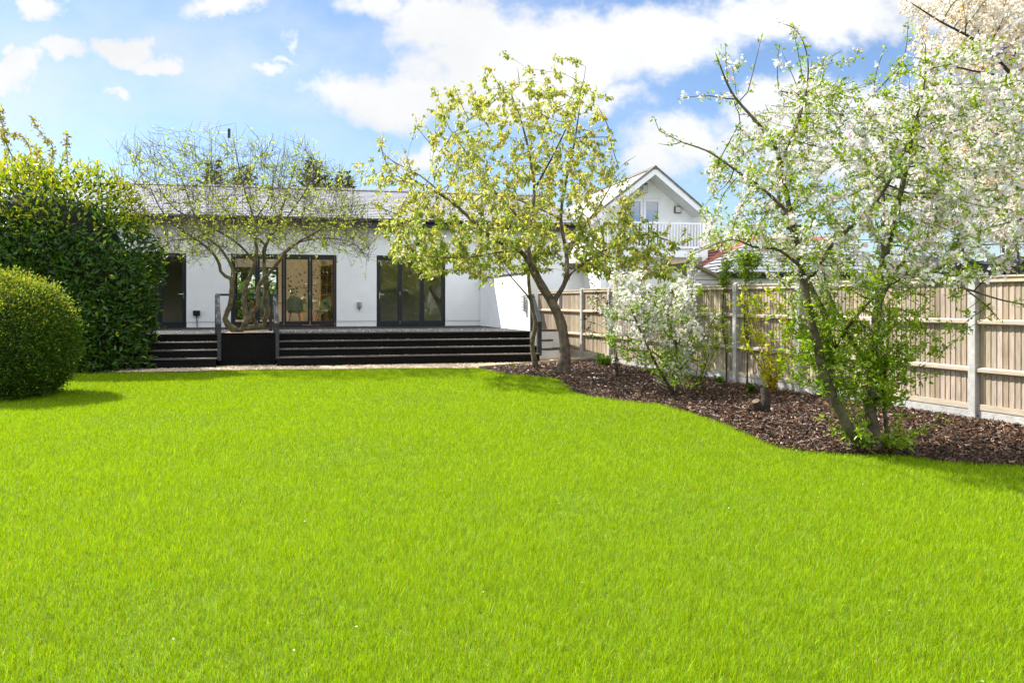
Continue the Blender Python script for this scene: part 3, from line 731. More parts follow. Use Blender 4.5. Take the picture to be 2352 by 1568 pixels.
t = thing('socket_box', 'black outdoor socket box with cable on the white wall', 'socket', H.w(hx, 0, 1.3))
mb = MB(); mb.box(hx - .1, hx + .1, -.09, -.003, DZ + .36, DZ + .52, H); mb.build('housing', M['black'], t, bevel=.015)
mb = MB(); mb.tube([H.w(hx, -.03, DZ + .36), H.w(hx + .01, -.02, DZ + .2), H.w(hx + .015, -.015, DZ + .005)], .014, 6); mb.build('cable', M['black'], t)
hx = HL(825.5, 0); z = 1.6 - 8.5 * H.depth(hx, 0) / F
t = thing('alarm_box', 'small grey rounded box between the two right doors', 'box', H.w(hx, 0, z))
mb = MB(); mb.prism([(-.075, -.003), (.075, -.003), (.07, -.09), (.03, -.12), (-.03, -.12), (-.07, -.09)], z - .08, z + .1, Fr(*H.w(hx, 0, 0)[:2], H.ang)); mb.build('housing', M['steel'], t, bevel=.02)
mb = MB(); mb.tube([H.w(hx, -.05, z - .08), H.w(hx, -.06, z - .17)], [.03, .012], 8); mb.build('nozzle', M['steel'], t)
ctr = (at(1236, 0, 22.3)[0] + .05, 22.35)
t = thing('side_steps', 'white curved side steps with dark slate treads', 'steps', (ctr[0], ctr[1], 0))
K = Fr(ctr[0], ctr[1], H.ang)
def sector(r, a0=-PI * .62, a1=PI * .08, n=14): return [(0, 0)] + [(r * math.cos(a), r * math.sin(a)) for a in np.linspace(a0, a1, n)]
m2 = MB(); m2.prism(sector(.62), 0, .27, K); m2.prism(sector(.36), .306, .50, K); m2.box(-.2, .62, .06, .5, 0, .76, K); m2.build('wall', M['render'], t, bevel=.004)
m2 = MB(); m2.prism(sector(.64), .272, .304, K); m2.prism(sector(.38), .502, .534, K); m2.box(-.22, .64, .04, .52, .762, .80, K); m2.build('tread', M['slate_dark'], t, bevel=.004)
# ------------------------------------------------------------------ television aerial
ax = HL(480, 3.6); b0 = np.array(H.w(ax, 3.75, 5.5)); YA = b0[1]
t = thing('tv_aerial', 'thin television aerial on a mast above the slate roof', 'aerial', b0)
tz = at(480, 292, YA)[2]
mb = MB(); mb.tube([b0, [b0[0], YA, tz - .1]], .02, 6); mb.build('mast', M['steel'], t)
mb = MB(); y = YA
zc = at(0, 305, YA)[2]
mb.tube([[b0[0] - .15, y, zc], [b0[0] + .75, y - .1, zc - .02]], .012, 5); mb.build('boom', M['steel'], t)
mb = MB(); p0 = np.array([b0[0] - .42, y, zc + .05])
for i in range(7): mb.tube([p0 + [.018 * i, 0, .062 * i], p0 + [.018 * i + .62, 0, .062 * i]], .005, 4)
for x in (0, .31, .62): mb.tube([p0 + [x, 0, 0], p0 + [x + .11, 0, .38]], .006, 4)
mb.build('reflector', M['steel'], t)
mb = MB(); mb.box(b0[0] + .68, b0[0] + .76, y - .12, y - .06, zc - .2, zc + .12); mb.build('dipole', M['black'], t)
# ------------------------------------------------------------------ the fence
fence = thing('timber_fence', 'featheredge timber fence with pale concrete posts behind the bark bed', 'fence', (FX(14), 14, 0))
E_ = math.atan2(1, -.3725); FF = Fr(FX(8.0), 8.0, E_)      # x along the fence away from the camera, y towards the garden is +y (left of heading)
def fpos(px):
    t = (px - CX) / F; Y = 10.145 / (t + .3725); return FF.loc(FX(Y), Y)[0]
posts = [fpos(p) for p in (2240, 2012, 1838, 1693, 1578, 1483, 1402, 1339, 1287)]
d0 = posts[1] - posts[0]
posts = [posts[0] - 1.86 * 2, posts[0] - 1.86] + posts + [posts[-1] + 1.83]
for i, x in enumerate(posts):
    mb = MB(); mb.box(x - .055, x + .055, -.05, .07, -.1, 1.945, FF); mb.hexa([FF.w(x - .055, -.05, 1.945), FF.w(x + .055, -.05, 1.945), FF.w(x + .055, .07, 1.945), FF.w(x - .055, .07, 1.945)] + [FF.w(x - .03, -.02, 1.965), FF.w(x + .03, -.02, 1.965), FF.w(x + .03, .04, 1.965), FF.w(x - .03, .04, 1.965)])
    mb.build('post', M['concrete'], fence, bevel=.008)
for a, b in zip(posts[:-1], posts[1:]):
    a += .057; b -= .057; n = max(6, int((b - a) / .08)); w = (b - a) / n; mb = MB()
    top = 1.90 + rng.uniform(-.012, .012)
    for i in range(n):
        x = a + i * w; k = rng.uniform(.62, 1.15); c = (k, k * rng.uniform(.95, 1.03), k * rng.uniform(.85, 1.06))
        y1, y2 = -.013, -.008
        mb.hexa([FF.w(x + .003, y1 - .012, .2), FF.w(x + w, y1 - .012, .2), FF.w(x + w, y1, .2), FF.w(x + .003, y2 + .004, .2), FF.w(x + .003, y1 - .012, top), FF.w(x + w, y1 - .012, top), FF.w(x + w, y1, top), FF.w(x + .003, y2 + .004, top)], c)
    mb.box(a, b, -.05, -.034, .2, top - .02, FF, (.25, .22, .2))
    mb.build('board_panel', M['fencewood'], fence)
    mb = MB()
    for z in (.70, 1.33):
        z += rng.uniform(-.012, .012); s = rng.uniform(-.01, .01)
        mb.hexa([FF.w(a, .002, z - .04), FF.w(b, .002, z - .04 + s), FF.w(b, .05, z - .02 + s), FF.w(a, .05, z - .02), FF.w(a, .002, z + .04), FF.w(b, .002, z + .04 + s), FF.w(b, .05, z + .02 + s), FF.w(a, .05, z + .02)])
    mb.build('rail', M['railwood'], fence)
    mb = MB(); mb.box(a, b, .002, .028, .165, .24, FF); mb.build('kickboard', M['railwood'], fence)
    mb = MB(); mb.box(a, b, -.06, .045, top + .002, top + .028, FF); mb.box(a, b, .004, .03, top - .06, top, FF); mb.build('capping', M['capwood'], fence, bevel=.004)
    mb = MB(); mb.box(a, b, -.03, .02, -.1, .163, FF); mb.build('gravel_board', M['concrete'], fence)
# ------------------------------------------------------------------ the gabled house with the balcony
YG = 31.5
gx = at(1503, 0, YG)[0]; GA = Fr(gx, YG, H.ang)             # origin under the ridge, front plane y = 0
def GL(px, off): return GA.line(px, off)
gh = thing('gabled_house', 'white gabled house with a railed balcony behind the fence', 'house', (gx, YG, 0))
hwL, hwR = -2.25, 1.98; ez = 5.12; rz = 6.86; bf = 3.62; rec = .88
wr = GL(1613, 0)
mb = MB()
mb.box(wr, wr + .24, 0, 9, -.03, 5.10, GA)                  # right flank
mb.box(hwL, hwL + .24, 0, 9, -.03, 5.10, GA)
zt = lambda x: rz - .2 - abs(x) * (rz - ez) / 2.25
bw = [hwL + .24, wr]
nx0, nx1 = GL(1436, rec), GL(1517, rec)
for (a, b, z0) in ((bw[0], nx0, -.03), (nx1, bw[1], -.03), (nx0, nx1, bf + 2.17)):   # recessed upper wall with the french-door opening
    pts = [(a, z0), (b, z0), (b, zt(b))] + ([(0, zt(0))] if a < 0 < b else []) + [(a, zt(a))]
    n = len(pts); vs = [GA.w(x, rec, z) for x, z in pts] + [GA.w(x, rec + .24, z) for x, z in pts]
    mb.add(vs, [list(range(n)), list(range(n, 2 * n))[::-1]] + [[i, n + i, n + (i + 1) % n, (i + 1) % n] for i in range(n)])
mb.box(nx0, nx1, rec, rec + .24, -.03, bf - .1, GA)
mb.box(GL(1228, 2.2), hwL - .002, 2.2, 2.44, -.03, 3.05, GA)  # lower side wing
mb.build('wall', M['render2'], gh)
rm = slates('pale_tiles', (.42, .41, .39), GA.ang + PI / 2, .33, .3, .1, .6)
mb = MB(); SL = (rz - ez) / 2.25
def rt(x, y, up=0): return GA.w(x, y, rz - abs(x) * SL + up)
nr = 9
for sg, e in ((-1, 2.6), (1, 2.42)):
    for i in range(nr):
        xa, xb = e * (1 - i / nr), e * (1 - (i + 1) / nr)
        q = [rt(sg * xa, -.12, .045), rt(sg * xa, 9.2, .045), rt(sg * xb, 9.2, .015), rt(sg * xb, -.12, .015)]
        mb.quad(*(q if sg < 0 else q[::-1]))
        q = [rt(sg * xa, -.12, -.0), rt(sg * xa, 9.2, 0), rt(sg * xa, 9.2, .045), rt(sg * xa, -.12, .045)]
        mb.quad(*q)
    q = [rt(sg * e, -.12, -.02), rt(0, -.12, -.02), rt(0, 9.2, -.02), rt(sg * e, 9.2, -.02)]; mb.quad(*q)
    q = [rt(sg * e, -.12, -.02), rt(0, -.12, -.02), rt(0, -.12, .05), rt(sg * e, -.12, .05)]; mb.quad(*q)
# side wing roof slope
wx0, wx1 = GL(1150, 1.8), hwL - .004
for i in range(7):
    y0, y1 = 1.8 + i * .55, 1.8 + (i + 1) * .55; z0, z1 = 3.12 + i * .24, 3.12 + (i + 1) * .24
    mb.quad(GA.w(wx0, y0, z0 + .05), GA.w(wx1, y0, z0 + .05), GA.w(wx1, y1, z1 + .02), GA.w(wx0, y1, z1 + .02)); mb.quad(GA.w(wx0, y0, z0 - .02), GA.w(wx1, y0, z0 - .02), GA.w(wx1, y0, z0 + .05), GA.w(wx0, y0, z0 + .05))
roofg = mb.build('roof', rm, gh)
mb = MB(); v = [GA.w(x, y, z) for y in (-.15, 9.2) for x, z in ((-.16, rz - .05), (0, rz + .1), (.16, rz - .05))]; mb.add(v, [[0, 1, 4, 3], [1, 2, 5, 4], [0, 2, 1]]); 
for sg, e in ((-1, 2.6), (1, 2.42)): mb.hexa([rt(sg * e, -.16, .03), rt(sg * e, .1, .03), rt(0, .1, .03), rt(0, -.16, .03), rt(sg * e, -.16, .085), rt(sg * e, .1, .085), rt(0, .1, .085), rt(0, -.16, .085)])
mb.build('ridge_tiles', plain('dark_verge', (.13, .12, .10), .8, .3, 8), roofg)
mb = MB()
for sg, e in ((-1, 2.62), (1, 2.44)):
    q = [rt(sg * e, -.10, -.26), rt(sg * e, -.06, -.26), rt(0, -.06, -.26), rt(0, -.10, -.26), rt(sg * e, -.10, -.022), rt(sg * e, -.06, -.022), rt(0, -.06, -.022), rt(0, -.10, -.022)]
    mb.hexa(q)
mb.build('bargeboard', M['white'], gh)
mb = MB()
for sg, e in ((-1, 2.3), (1, 2.1)):
    mb.quad(rt(sg * e, -.05, -.25), rt(0, -.05, -.25), rt(0, rec, -.25), rt(sg * e, rec, -.25))
mb.build('soffit', M['soffit'], gh)
mb = MB(); mb.box(hwL - .06, wr - .003, -.06, rec - .002, bf - .26, bf, GA); bal = mb.build('balcony', M['white'], gh)
mb = MB(); r0, r1 = hwL + .26, wr - .02
mb.box(r0, r1, .0, .06, bf + 1.05, bf + 1.12, GA); mb.box(r0, r1, .0, .06, bf + .10, bf + .17, GA)
for i in range(3): x = r0 + (r1 - r0 - .1) * i / 2; mb.box(x, x + .08, -.01, .07, bf + .0, bf + 1.14, GA)
mb.build('railing', M['white'], bal)
nbal = 30
for i in range(nbal):
    x = r0 + .09 + (r1 - r0 - .18) * (i + .5) / nbal; m_ = MB(); m_.box(x - .022, x + .022, .012, .05, bf + .17, bf + 1.05, GA); m_.build('baluster', M['white'], bal)
mb = MB(); dxm = (nx0 + nx1) / 2; yy = rec - .03
for (a, b) in ((nx0 + .004, dxm - .01), (dxm + .01, nx1 - .004)):
    mb.box(a, a + .11, yy, yy + .1, bf + .01, bf + 2.16, GA); mb.box(b - .11, b, yy, yy + .1, bf + .01, bf + 2.16, GA); mb.box(a + .11, b - .11, yy, yy + .1, bf + 2.02, bf + 2.16, GA); mb.box(a + .11, b - .11, yy, yy + .1, bf + .01, bf + .2, GA)
fd = mb.build('french_door', M['white'], gh)
mb = MB(); mb.box(nx0 + .1, nx1 - .1, yy + .04, yy + .05, bf + .15, bf + 2.05, GA); mb.build('pane', M['glassdark'], fd)
mb = MB(); mb.box(nx0 - .2, nx1 + .2, rec + .5, rec + .6, bf - .1, bf + 2.3, GA); mb.build('curtain', plain('grey_curtain', (.10, .125, .17), .9), fd)
def window(px0, px1, y, z0, z1, dark=True):
    a, b = GL(px0, y), GL(px1, y); m_ = MB(); w = .07
    for (p, q, r, s_) in ((a, b, z0, z0 + w), (a, b, z1 - w, z1), (a, a + w, z0 + w, z1 - w), (b - w, b, z0 + w, z1 - w), ((a + b) / 2 - w / 2, (a + b) / 2 + w / 2, z0 + w, z1 - w)): m_.box(p, q, y - .05, y - .003, r, s_, GA)
    o = m_.build('window', M['white'], gh); m_ = MB(); m_.box(a + .05, b - .05, y - .03, y - .012, z0 + .05, z1 - .05, GA); m_.build('pane', M['glassdark'], o)
    m_ = MB(); m_.box(a + .02, b - .02, y - .0025, y - .0015, z0 + .02, z1 - .02, GA); m_.build('blind', M['frame'], o)
window(1258, 1300, 2.2, 1.9, 2.75); window(1340, 1375, 2.2, 1.9, 2.75); window(1455, 1500, rec, 1.5, 2.3)
mb = MB(); mb.box(wx0, wx1, 1.76, 1.80, 2.93, 3.14, GA); mb.box(wx0, wx1, 1.80, 2.19, 2.93, 2.96, GA); mb.build('fascia', M['frame'], gh)
x = GL(1477, rec); z = at(0, 433, GA.depth(x, rec))[2]
t = thing('lantern', 'white glazed wall lantern high under the gable', 'lamp', GA.w(x, rec, z))
mb = MB()
for a in range(4): mb.box(x - .1 + .18 * (a % 2), x - .08 + .18 * (a % 2), rec - .24 + .18 * (a // 2), rec - .22 + .18 * (a // 2), z - .17, z + .14, GA)
mb.box(x - .11, x + .11, rec - .25, rec - .03, z - .2, z - .17, GA); mb.box(x - .02, x + .02, rec - .06, rec - .002, z - .05, z + .02, GA)
v = [GA.w(x + a, rec - .14 + b, z + .14) for a, b in ((-.12, -.12), (.12, -.12), (.12, .12), (-.12, .12))] + [GA.w(x, rec - .14, z + .27)]; mb.add(v, [[0, 1, 4], [1, 2, 4], [2, 3, 4], [3, 0, 4]]); mb.build('cage', M['steel'], t)
mb = MB(); mb.tube([GA.w(x, rec - .14, z - .16), GA.w(x, rec - .14, z + .1)], .05, 8); mb.build('glass', M['lampglass'], t)
x = GL(1555, rec); z = at(0, 482, GA.depth(x, rec))[2]
t = thing('floodlight', 'small square bulkhead light right of the balcony door', 'lamp', GA.w(x, rec, z))
mb = MB(); mb.box(x - .14, x + .14, rec - .1, rec - .002, z - .14, z + .14, GA); mb.build('housing', plain('dark_bronze', (.06, .045, .03), .5), t, bevel=.02)
mb = MB(); mb.box(x - .11, x + .11, rec - .13, rec - .102, z - .11, z + .11, GA); mb.build('lens', M['lampglass'], t, bevel=.01)
# ------------------------------------------------------------------ low roofs beyond the fence
def hip(name, label, px, ez, Ye, rz, run, L, tile, wallm, ang, rows, gutter=True):
    o = at(px, 0, Ye); K = Fr(o[0], o[1], ang); t = thing(name, label, 'outbuilding', (o[0], o[1], 0)); mb = MB()
    for i in range(rows):
        k0, k1 = i / rows, (i + 1) / rows
        q = lambda x, k, up: K.w(x, k * run, ez + (rz - ez) * k + up)
        a0, a1 = -.2 + k0 * run, -.2 + k1 * run
        mb.quad(q(a0, k0, .026), q(L, k0, .026), q(L, k1, .008), q(a1, k1, .008)); mb.quad(q(a0, k0, 0), q(L, k0, 0), q(L, k0, .026), q(a0, k0, .026))
        p = lambda y, k, up: K.w(-.2 + k * run, y, ez + (rz - ez) * k + up)
        mb.quad(p(2 * run - k0 * run, k0, .05), p(k0 * run, k0, .05), p(k1 * run, k1, .015), p(2 * run - k1 * run, k1, .015))
    mb.quad(K.w(-.2 + run, run, rz), K.w(L, run, rz), K.w(L, 2 * run, ez), K.w(-.2, 2 * run, ez))
    mb.build('roof', tile, t)
    mb = MB(); mb.box(0, L - .2, .25, 2 * run - .25, -.03, ez - .02, K)
    mb.build('wall', wallm, t)
    mb = MB(); mb.tube([K.w(-.2, -.05, ez), K.w(L, -.05, ez)], .06, 8); mb.box(-.2, L, .0, .03, ez - .16, ez - .02, K); mb.build('gutter', M['black'], t, smooth=True, angle=40)
    return t
hip('slate_outbuilding', 'low white outbuilding with pale grey slate roof beyond the fence', 1668, at(0, 628, 25)[2], 25, at(0, 553, 26.6)[2], 1.7, 5.2, slates('grey_slates', (.29, .30, .32), .1, .4, .19, .08, .45), M['render2'], .1, 9)
hip('red_roofed_house', 'low building with red pantiled roof behind the slate roof', 1622, at(0, 612, 31)[2], 31, at(0, 540, 33)[2], 2.4, 6.0, slates('red_pantiles', (.36, .125, .075), .1, .24, .3, .25, .7), M['render2'], .1, 9)
o = at(1622, 0, 24.2); K = Fr(o[0], o[1], .15)
t = thing('clapboard_shed', 'weathered clapboard shed beside the gabled house', 'shed', (o[0], o[1], 0))
sl = plain('grey_clapboard', (.42, .40, .37), .85, .25, 10, .2, 50, stretch=(.4, 1, 6)); mb = MB(); W_ = .95
for i in range(19):
    z = .1 + i * .135; x1 = W_ if z < 1.95 else W_ - (z - 1.95) * 1.4
    if x1 < .1: break
    mb.hexa([K.w(-.6, .0, z), K.w(x1, .0, z), K.w(x1, .03, z), K.w(-.6, .03, z), K.w(-.6, .022, z + .118), K.w(x1, .022, z + .118), K.w(x1, .03, z + .118), K.w(-.6, .03, z + .118)])
mb.box(-.58, W_ - .05, .035, 1.8, 0, 2.0, K); mb.build('wall', sl, t)
mb = MB(); mb.hexa([K.w(W_ + .25, -.12, 1.90), K.w(W_ + .25, 2, 1.90), K.w(-.62, 2, 2.78), K.w(-.62, -.12, 2.78), K.w(W_ + .25, -.12, 1.98), K.w(W_ + .25, 2, 1.98), K.w(-.62, 2, 2.88), K.w(-.62, -.12, 2.88)]); mb.build('roof', plain('mossy_felt', (.16, .13, .07), .9, .4, 6, .4, 30), t)
# ------------------------------------------------------------------ trampoline
c = at(2196, 0, 18.2); TR = 1.42
t = thing('trampoline', 'black netted trampoline rising above the fence', 'trampoline', (c[0], c[1], 0))
ringp = lambda r, z, n=40: [[c[0] + r * math.cos(a), c[1] + r * math.sin(a), z] for a in np.linspace(0, 2 * PI, n + 1)]
zt_ = at(0, 556, 18.2)[2]
mb = MB(); mb.tube(ringp(TR, zt_), .022, 6, cap=False); mb.build('top_ring', M['black'], t, smooth=True)
mb = MB(); mb.tube(ringp(TR + .05, .86), .035, 6, cap=False); mb.build('frame_ring', M['black'], t, smooth=True)
mb = MB(); mb.prism([(c[0] + (TR - .1) * math.cos(a), c[1] + (TR - .1) * math.sin(a)) for a in np.linspace(0, 2 * PI, 32, endpoint=False)], .86, .88); mb.build('jumping_mat', M['black'], t)
npo = 8; an = np.linspace(.35, .35 + 2 * PI, npo + 1)
mb = MB(); seg = 10; vs = []
for i in range(npo):
    for j in range(seg):
        u = j / seg; a = an[i] + (an[i + 1] - an[i]) * u; sag = .30 * (1 - (2 * u - 1) ** 2) if i % 2 else .12 * (1 - (2 * u - 1) ** 2)
        r = TR - .03 - .06 * (1 - (2 * u - 1) ** 2); vs += [(c[0] + r * math.cos(a), c[1] + r * math.sin(a), .9), (c[0] + r * math.cos(a), c[1] + r * math.sin(a), zt_ - .28 - sag)]
nn = len(vs) // 2; mb.add(vs, [[2 * i, 2 * ((i + 1) % nn), 2 * ((i + 1) % nn) + 1, 2 * i + 1] for i in range(nn)]); mb.build('safety_net', M['net'], t, smooth=True)
topl = [vs[2 * i + 1] for i in range(nn)] + [vs[1]]; mb = MB(); mb.tube(topl, .014, 5, cap=False); mb.build('net_hem', M['black'], t, smooth=True)
for a in an[:-1]:
    mb = MB(); p = lambda r, z: [c[0] + r * math.cos(a), c[1] + r * math.sin(a), z]; mb.tube([p(TR + .1, .1), p(TR + .1, zt_ - .75), p(TR + .02, zt_)], .05, 8); mb.build('pole', M['black'], t, smooth=True)
for a in an[:-1:2]:
    mb = MB(); p = lambda r, z: [c[0] + r * math.cos(a + .3), c[1] + r * math.sin(a + .3), z]; mb.tube([p(TR, .84), p(TR + .1, 0)], .025, 6); mb.build('leg', M['steel'], t)
# ------------------------------------------------------------------ trees
def L3(Y, pts, dys=None):
    """limb from survey pixels at distance Y, with optional offsets in depth"""
    dys = dys if dys is not None else [0] * len(pts)
    return [at(p[0], p[1], Y) + np.array([0, d, 0]) for p, d in zip(pts, dys)]
def hangleaves(t, n, sel, size, colA, colB, mat, parent, name='crown', droop=.6, tipcol=None, clus=1, spread=.04, width=.62, tmpl=LEAF6):
    P, d, i = t.pick(sel, n)
    P = np.repeat(P, clus, 0); d = np.repeat(d, clus, 0); i = np.repeat(i, clus)
    m = len(P)
    P = P + rng.normal(size=(m, 3)) * spread
    D = unit(d * .45 + rdir(m) * .85 + np.array([0, 0, -droop])); Nn = unit(rdir(m) * .8 + np.array([0, 0, .7]))
    s = size * rng.uniform(.6, 1.25, m)
    c = lerpcol(colA, colB, rng.random(m), .16)
    if tipcol is not None:
        k = (t.h[i] < 3) & (rng.random(m) < .3); c[k] = lerpcol(tipcol, np.array(tipcol) * 1.25, rng.random(k.sum()), .15)
    return scatter(name, tmpl, P, D, Nn, s, s * width, c, mat, parent)
# --- the leafy cherry in the bark bed
YC = 17.2
tr = Tree(.16)
tr.limb(L3(YC, [(1293, 866), (1297, 800), (1288, 740), (1268, 695), (1243, 655), (1222, 615)], [0, 0, 0, 0, -.05, -.1]), .135, .088)
tr.limb(L3(YC, [(1222, 615), (1195, 578), (1140, 556), (1095, 520), (1050, 480), (1000, 448), (955, 425)], [-.1, -.25, -.5, -.7, -.85, -.9, -.9]), 0.0528, 0.0176)
tr.limb(L3(YC, [(1222, 615), (1213, 560), (1222, 490), (1228, 420), (1215, 340), (1195, 260), (1170, 195)], [-.1, 0, .15, .3, .35, .4, .4]), 0.0560, 0.0096)
tr.limb(L3(YC, [(1268, 695), (1288, 668), (1303, 635), (1303, 575), (1290, 500), (1300, 420), (1318, 330), (1330, 240)], [0, .1, .2, .35, .3, .1, -.2, -.4]), 0.0600, 0.0096)
tr.limb(L3(YC, [(1303, 635), (1340, 605), (1400, 570), (1460, 545), (1520, 560)], [.2, .1, -.3, -.7, -.9]), 0.0360, 0.0112)
tr.limb(L3(YC, [(1303, 590), (1345, 520), (1390, 455), (1430, 390), (1455, 368)], [.3, .5, .8, 1.0, 1.0]), 0.0320, 0.0064)
tr.limb(L3(YC, [(1220, 540), (1180, 480), (1130, 420), (1080, 350), (1035, 285)], [0, .5, 1.0, 1.2, 1.2]), 0.0360, 0.0080)
tr.limb(L3(YC, [(1228, 430), (1265, 370), (1300, 300), (1330, 220), (1335, 185)], [.3, -.3, -.7, -.9, -1.0]), 0.0280, 0.0048)
tr.limb(L3(YC, [(1050, 480), (970, 410), (910, 375), (875, 345), (868, 312)], [-.85, -.4, 0, .2, .2]), 0.0224, 0.0048)
tr.limb(L3(YC, [(1195, 578), (1150, 585), (1080, 600), (1000, 600), (930, 590)], [-.2, -.9, -1.5, -1.9, -2.1]), 0.0280, 0.0064)
tr.limb(L3(YC, [(1300, 560), (1330, 560), (1380, 600), (1430, 640)], [.3, -.6, -1.5, -2.1]), 0.0280, 0.0064)
tr.limb(L3(YC, [(1290, 500), (1250, 470), (1180, 430), (1140, 400)], [.3, 1.0, 1.8, 2.3]), 0.0280, 0.0064)
tr.limb(L3(YC, [(1303, 575), (1340, 540), (1400, 520)], [.35, 1.3, 2.2]), 0.0280, 0.0064)
# bare shoots that break the outline
for sh in ([(1165, 230), (1140, 185), (1124, 152)], [(1190, 215), (1192, 180), (1187, 155)], [(1300, 250), (1318, 205), (1322, 170)], [(1290, 260), (1262, 215), (1253, 182)], [(1085, 290), (1060, 240), (1044, 196)], [(1050, 320), (1030, 290), (1018, 258)], [(1020, 360), (985, 325), (957, 292)], [(960, 440), (900, 400), (838, 405)], [(900, 400), (880, 350), (885, 312)], [(1390, 330), (1400, 300), (1370, 235)], [(1410, 400), (1435, 375), (1458, 362)], [(930, 500), (880, 480), (842, 462)], [(1480, 560), (1530, 590), (1558, 632)], [(1480, 540), (1520, 540), (1535, 510)], [(980, 620), (930, 600), (905, 578)]):
    tr.limb(L3(YC, sh, [0, rng.uniform(-.2, .2), rng.uniform(-.3, .3)]), .012, .004)
A1 = cloud_pts(1500, [(1125, 190), (1200, 185), (1325, 200), (1365, 270), (1385, 340), (1420, 400), (1435, 430), (1445, 500), (1535, 560), (1540, 640), (1440, 655), (1330, 640), (1230, 600), (1120, 645), (990, 625), (915, 590), (880, 500), (850, 430), (875, 370), (930, 390), (1000, 420), (1010, 370), (970, 310), (1040, 300), (1040, 240), (1080, 240)], YC, 2.7)
A1 = np.vstack([A1, cloud_pts(260, [(842, 415), (960, 440), (1080, 560), (1090, 640), (960, 640), (880, 560)], YC, 1.6), cloud_pts(230, [(1390, 510), (1480, 530), (1545, 565), (1552, 645), (1430, 655), (1330, 610)], YC, 1.5)])
tr.grow(A1, 1.1, .22, 70, (0, 0, .06), .2)
tr.twigs(560, .55, up=.38, spread=.65, segs=5, zmax=5.75)
tr.finish(.0035, 2.35, .7)
t = thing('cherry_tree', 'leafy yellow-green cherry tree in the middle with a thick leaning trunk', 'tree', at(1293, 862, YC) * [1, 1, 0])
tr.mesh('trunk', M['bark_cherry'], t)
thin = (tr.R < .011) & (tr.h < 5)
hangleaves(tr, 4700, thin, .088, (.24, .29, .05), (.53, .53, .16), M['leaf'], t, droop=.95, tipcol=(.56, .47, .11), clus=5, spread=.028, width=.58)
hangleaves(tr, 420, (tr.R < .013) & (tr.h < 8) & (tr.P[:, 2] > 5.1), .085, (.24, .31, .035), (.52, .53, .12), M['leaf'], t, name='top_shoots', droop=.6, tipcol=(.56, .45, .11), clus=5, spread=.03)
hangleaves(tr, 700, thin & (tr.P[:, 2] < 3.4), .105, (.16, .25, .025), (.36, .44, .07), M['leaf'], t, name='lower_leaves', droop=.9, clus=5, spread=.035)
P, d, i = tr.pick(thin & (tr.P[:, 0] < -.2) & (tr.P[:, 2] < 3.2), 170); P = np.repeat(P, 4, 0) + rng.normal(size=(680, 3)) * .05
scatter('blossom', FLOWER, P, rdir(len(P)), rdir(len(P)), .045, .045, lerpcol((.72, .66, .52), (.82, .78, .7), rng.random(len(P))), M['petal'], t)
# --- the slender stem beside it
YS = 18.9
ts = Tree(.16)
ts.limb(L3(YS, [(1232, 848), (1222, 790), (1230, 745), (1222, 705), (1215, 655), (1212, 600), (1200, 530), (1190, 460)], [0, 0, 0, .05, .1, .2, .4, .6]), .07, .012)
ts.limb(L3(YS, [(1222, 690), (1195, 660), (1165, 625), (1150, 600)], [.05, 0, -.1, -.2]), .024, .008)
ts.limb(L3(YS, [(1213, 610), (1230, 570), (1262, 540)], [.2, .3, .5]), .02, .008)
ts.grow(cloud_pts(110, [(1100, 600), (1120, 520), (1150, 450), (1250, 440), (1280, 520), (1270, 600), (1200, 640), (1130, 660)], YS, 1.0), 1.3, .26, 40, (0, 0, .05), .2)
ts.twigs(60, .4); ts.finish(.0035, 2.3)
t = thing('slender_tree', 'thin bare-stemmed tree directly left of the leaning cherry trunk', 'tree', at(1232, 848, YS) * [1, 1, 0])
ts.mesh('trunk', M['bark_grey'], t)
hangleaves(ts, 420, ts.R < .011, .09, (.27, .35, .03), (.52, .56, .09), M['leaf'], t, droop=.9, clus=3, spread=.05)
# --- many-stemmed tree in the planter box
YP = 20.3
tp = Tree(.17)
B = (566, 764)
tp.limb(L3(YP, [(548, 766), (530, 750), (517, 739), (519, 722), (529, 699), (533, 661), (531, 640)], [0] * 7), .085, .055)
tp.limb(L3(YP, [(531, 640), (509, 628), (506, 604), (492, 578), (463, 551), (430, 528), (395, 490), (370, 440)], [0, 0, -.1, -.2, -.4, -.5, -.6, -.6]), .042, .01)
tp.limb(L3(YP, [(533, 650), (534, 628), (520, 600), (492, 567), (455, 540), (425, 505), (395, 430), (370, 370)], [0, .1, .2, .4, .6, .8, .9, 1]), .045, .009)
tp.limb(L3(YP, [(552, 766), (567, 735), (560, 716), (557, 684), (560, 656), (572, 629), (583, 600), (587, 572)], [0, 0, .1, .15, .15, .15, .1, .1]), .075, .045)
tp.limb(L3(YP, [(587, 572), (575, 530), (566, 480), (552, 440), (540, 380), (530, 320)], [.1, .3, .4, .4, .3, .2]), .04, .008)
tp.limb(L3(YP, [(580, 600), (558, 570), (532, 545), (494, 518), (450, 494), (430, 460)], [.1, 0, -.3, -.8, -1.2, -1.5]), .036, .01)
tp.limb(L3(YP, [(563, 745), (580, 716), (596, 705), (595, 668), (602, 648), (633, 614), (665, 577), (697, 555), (740, 535), (790, 500)], [.1, 0, -.1, -.1, -.1, -.1, -.2, -.3, -.5, -.6]), .068, .012)
tp.limb(L3(YP, [(596, 766), (600, 730), (610, 716), (601, 695), (604, 669), (600, 635), (595, 595), (597, 560), (620, 500), (640, 430), (660, 360)], [.3, .3, .3, .3, .25, .3, .4, .5, .7, .8, .9]), .08, .009)
tp.limb(L3(YP, [(604, 669), (611, 652), (613, 648)], [.25, .2, .2]), .05, .042)
tp.limb(L3(YP, [(578, 762), (574, 740), (566, 720)], [.45, .4, .2]), .06, .05)
tp.limb(L3(YP, [(597, 560), (560, 520), (590, 450), (600, 380), (610, 320)], [.5, .6, .9, 1.2, 1.3]), .03, .007)
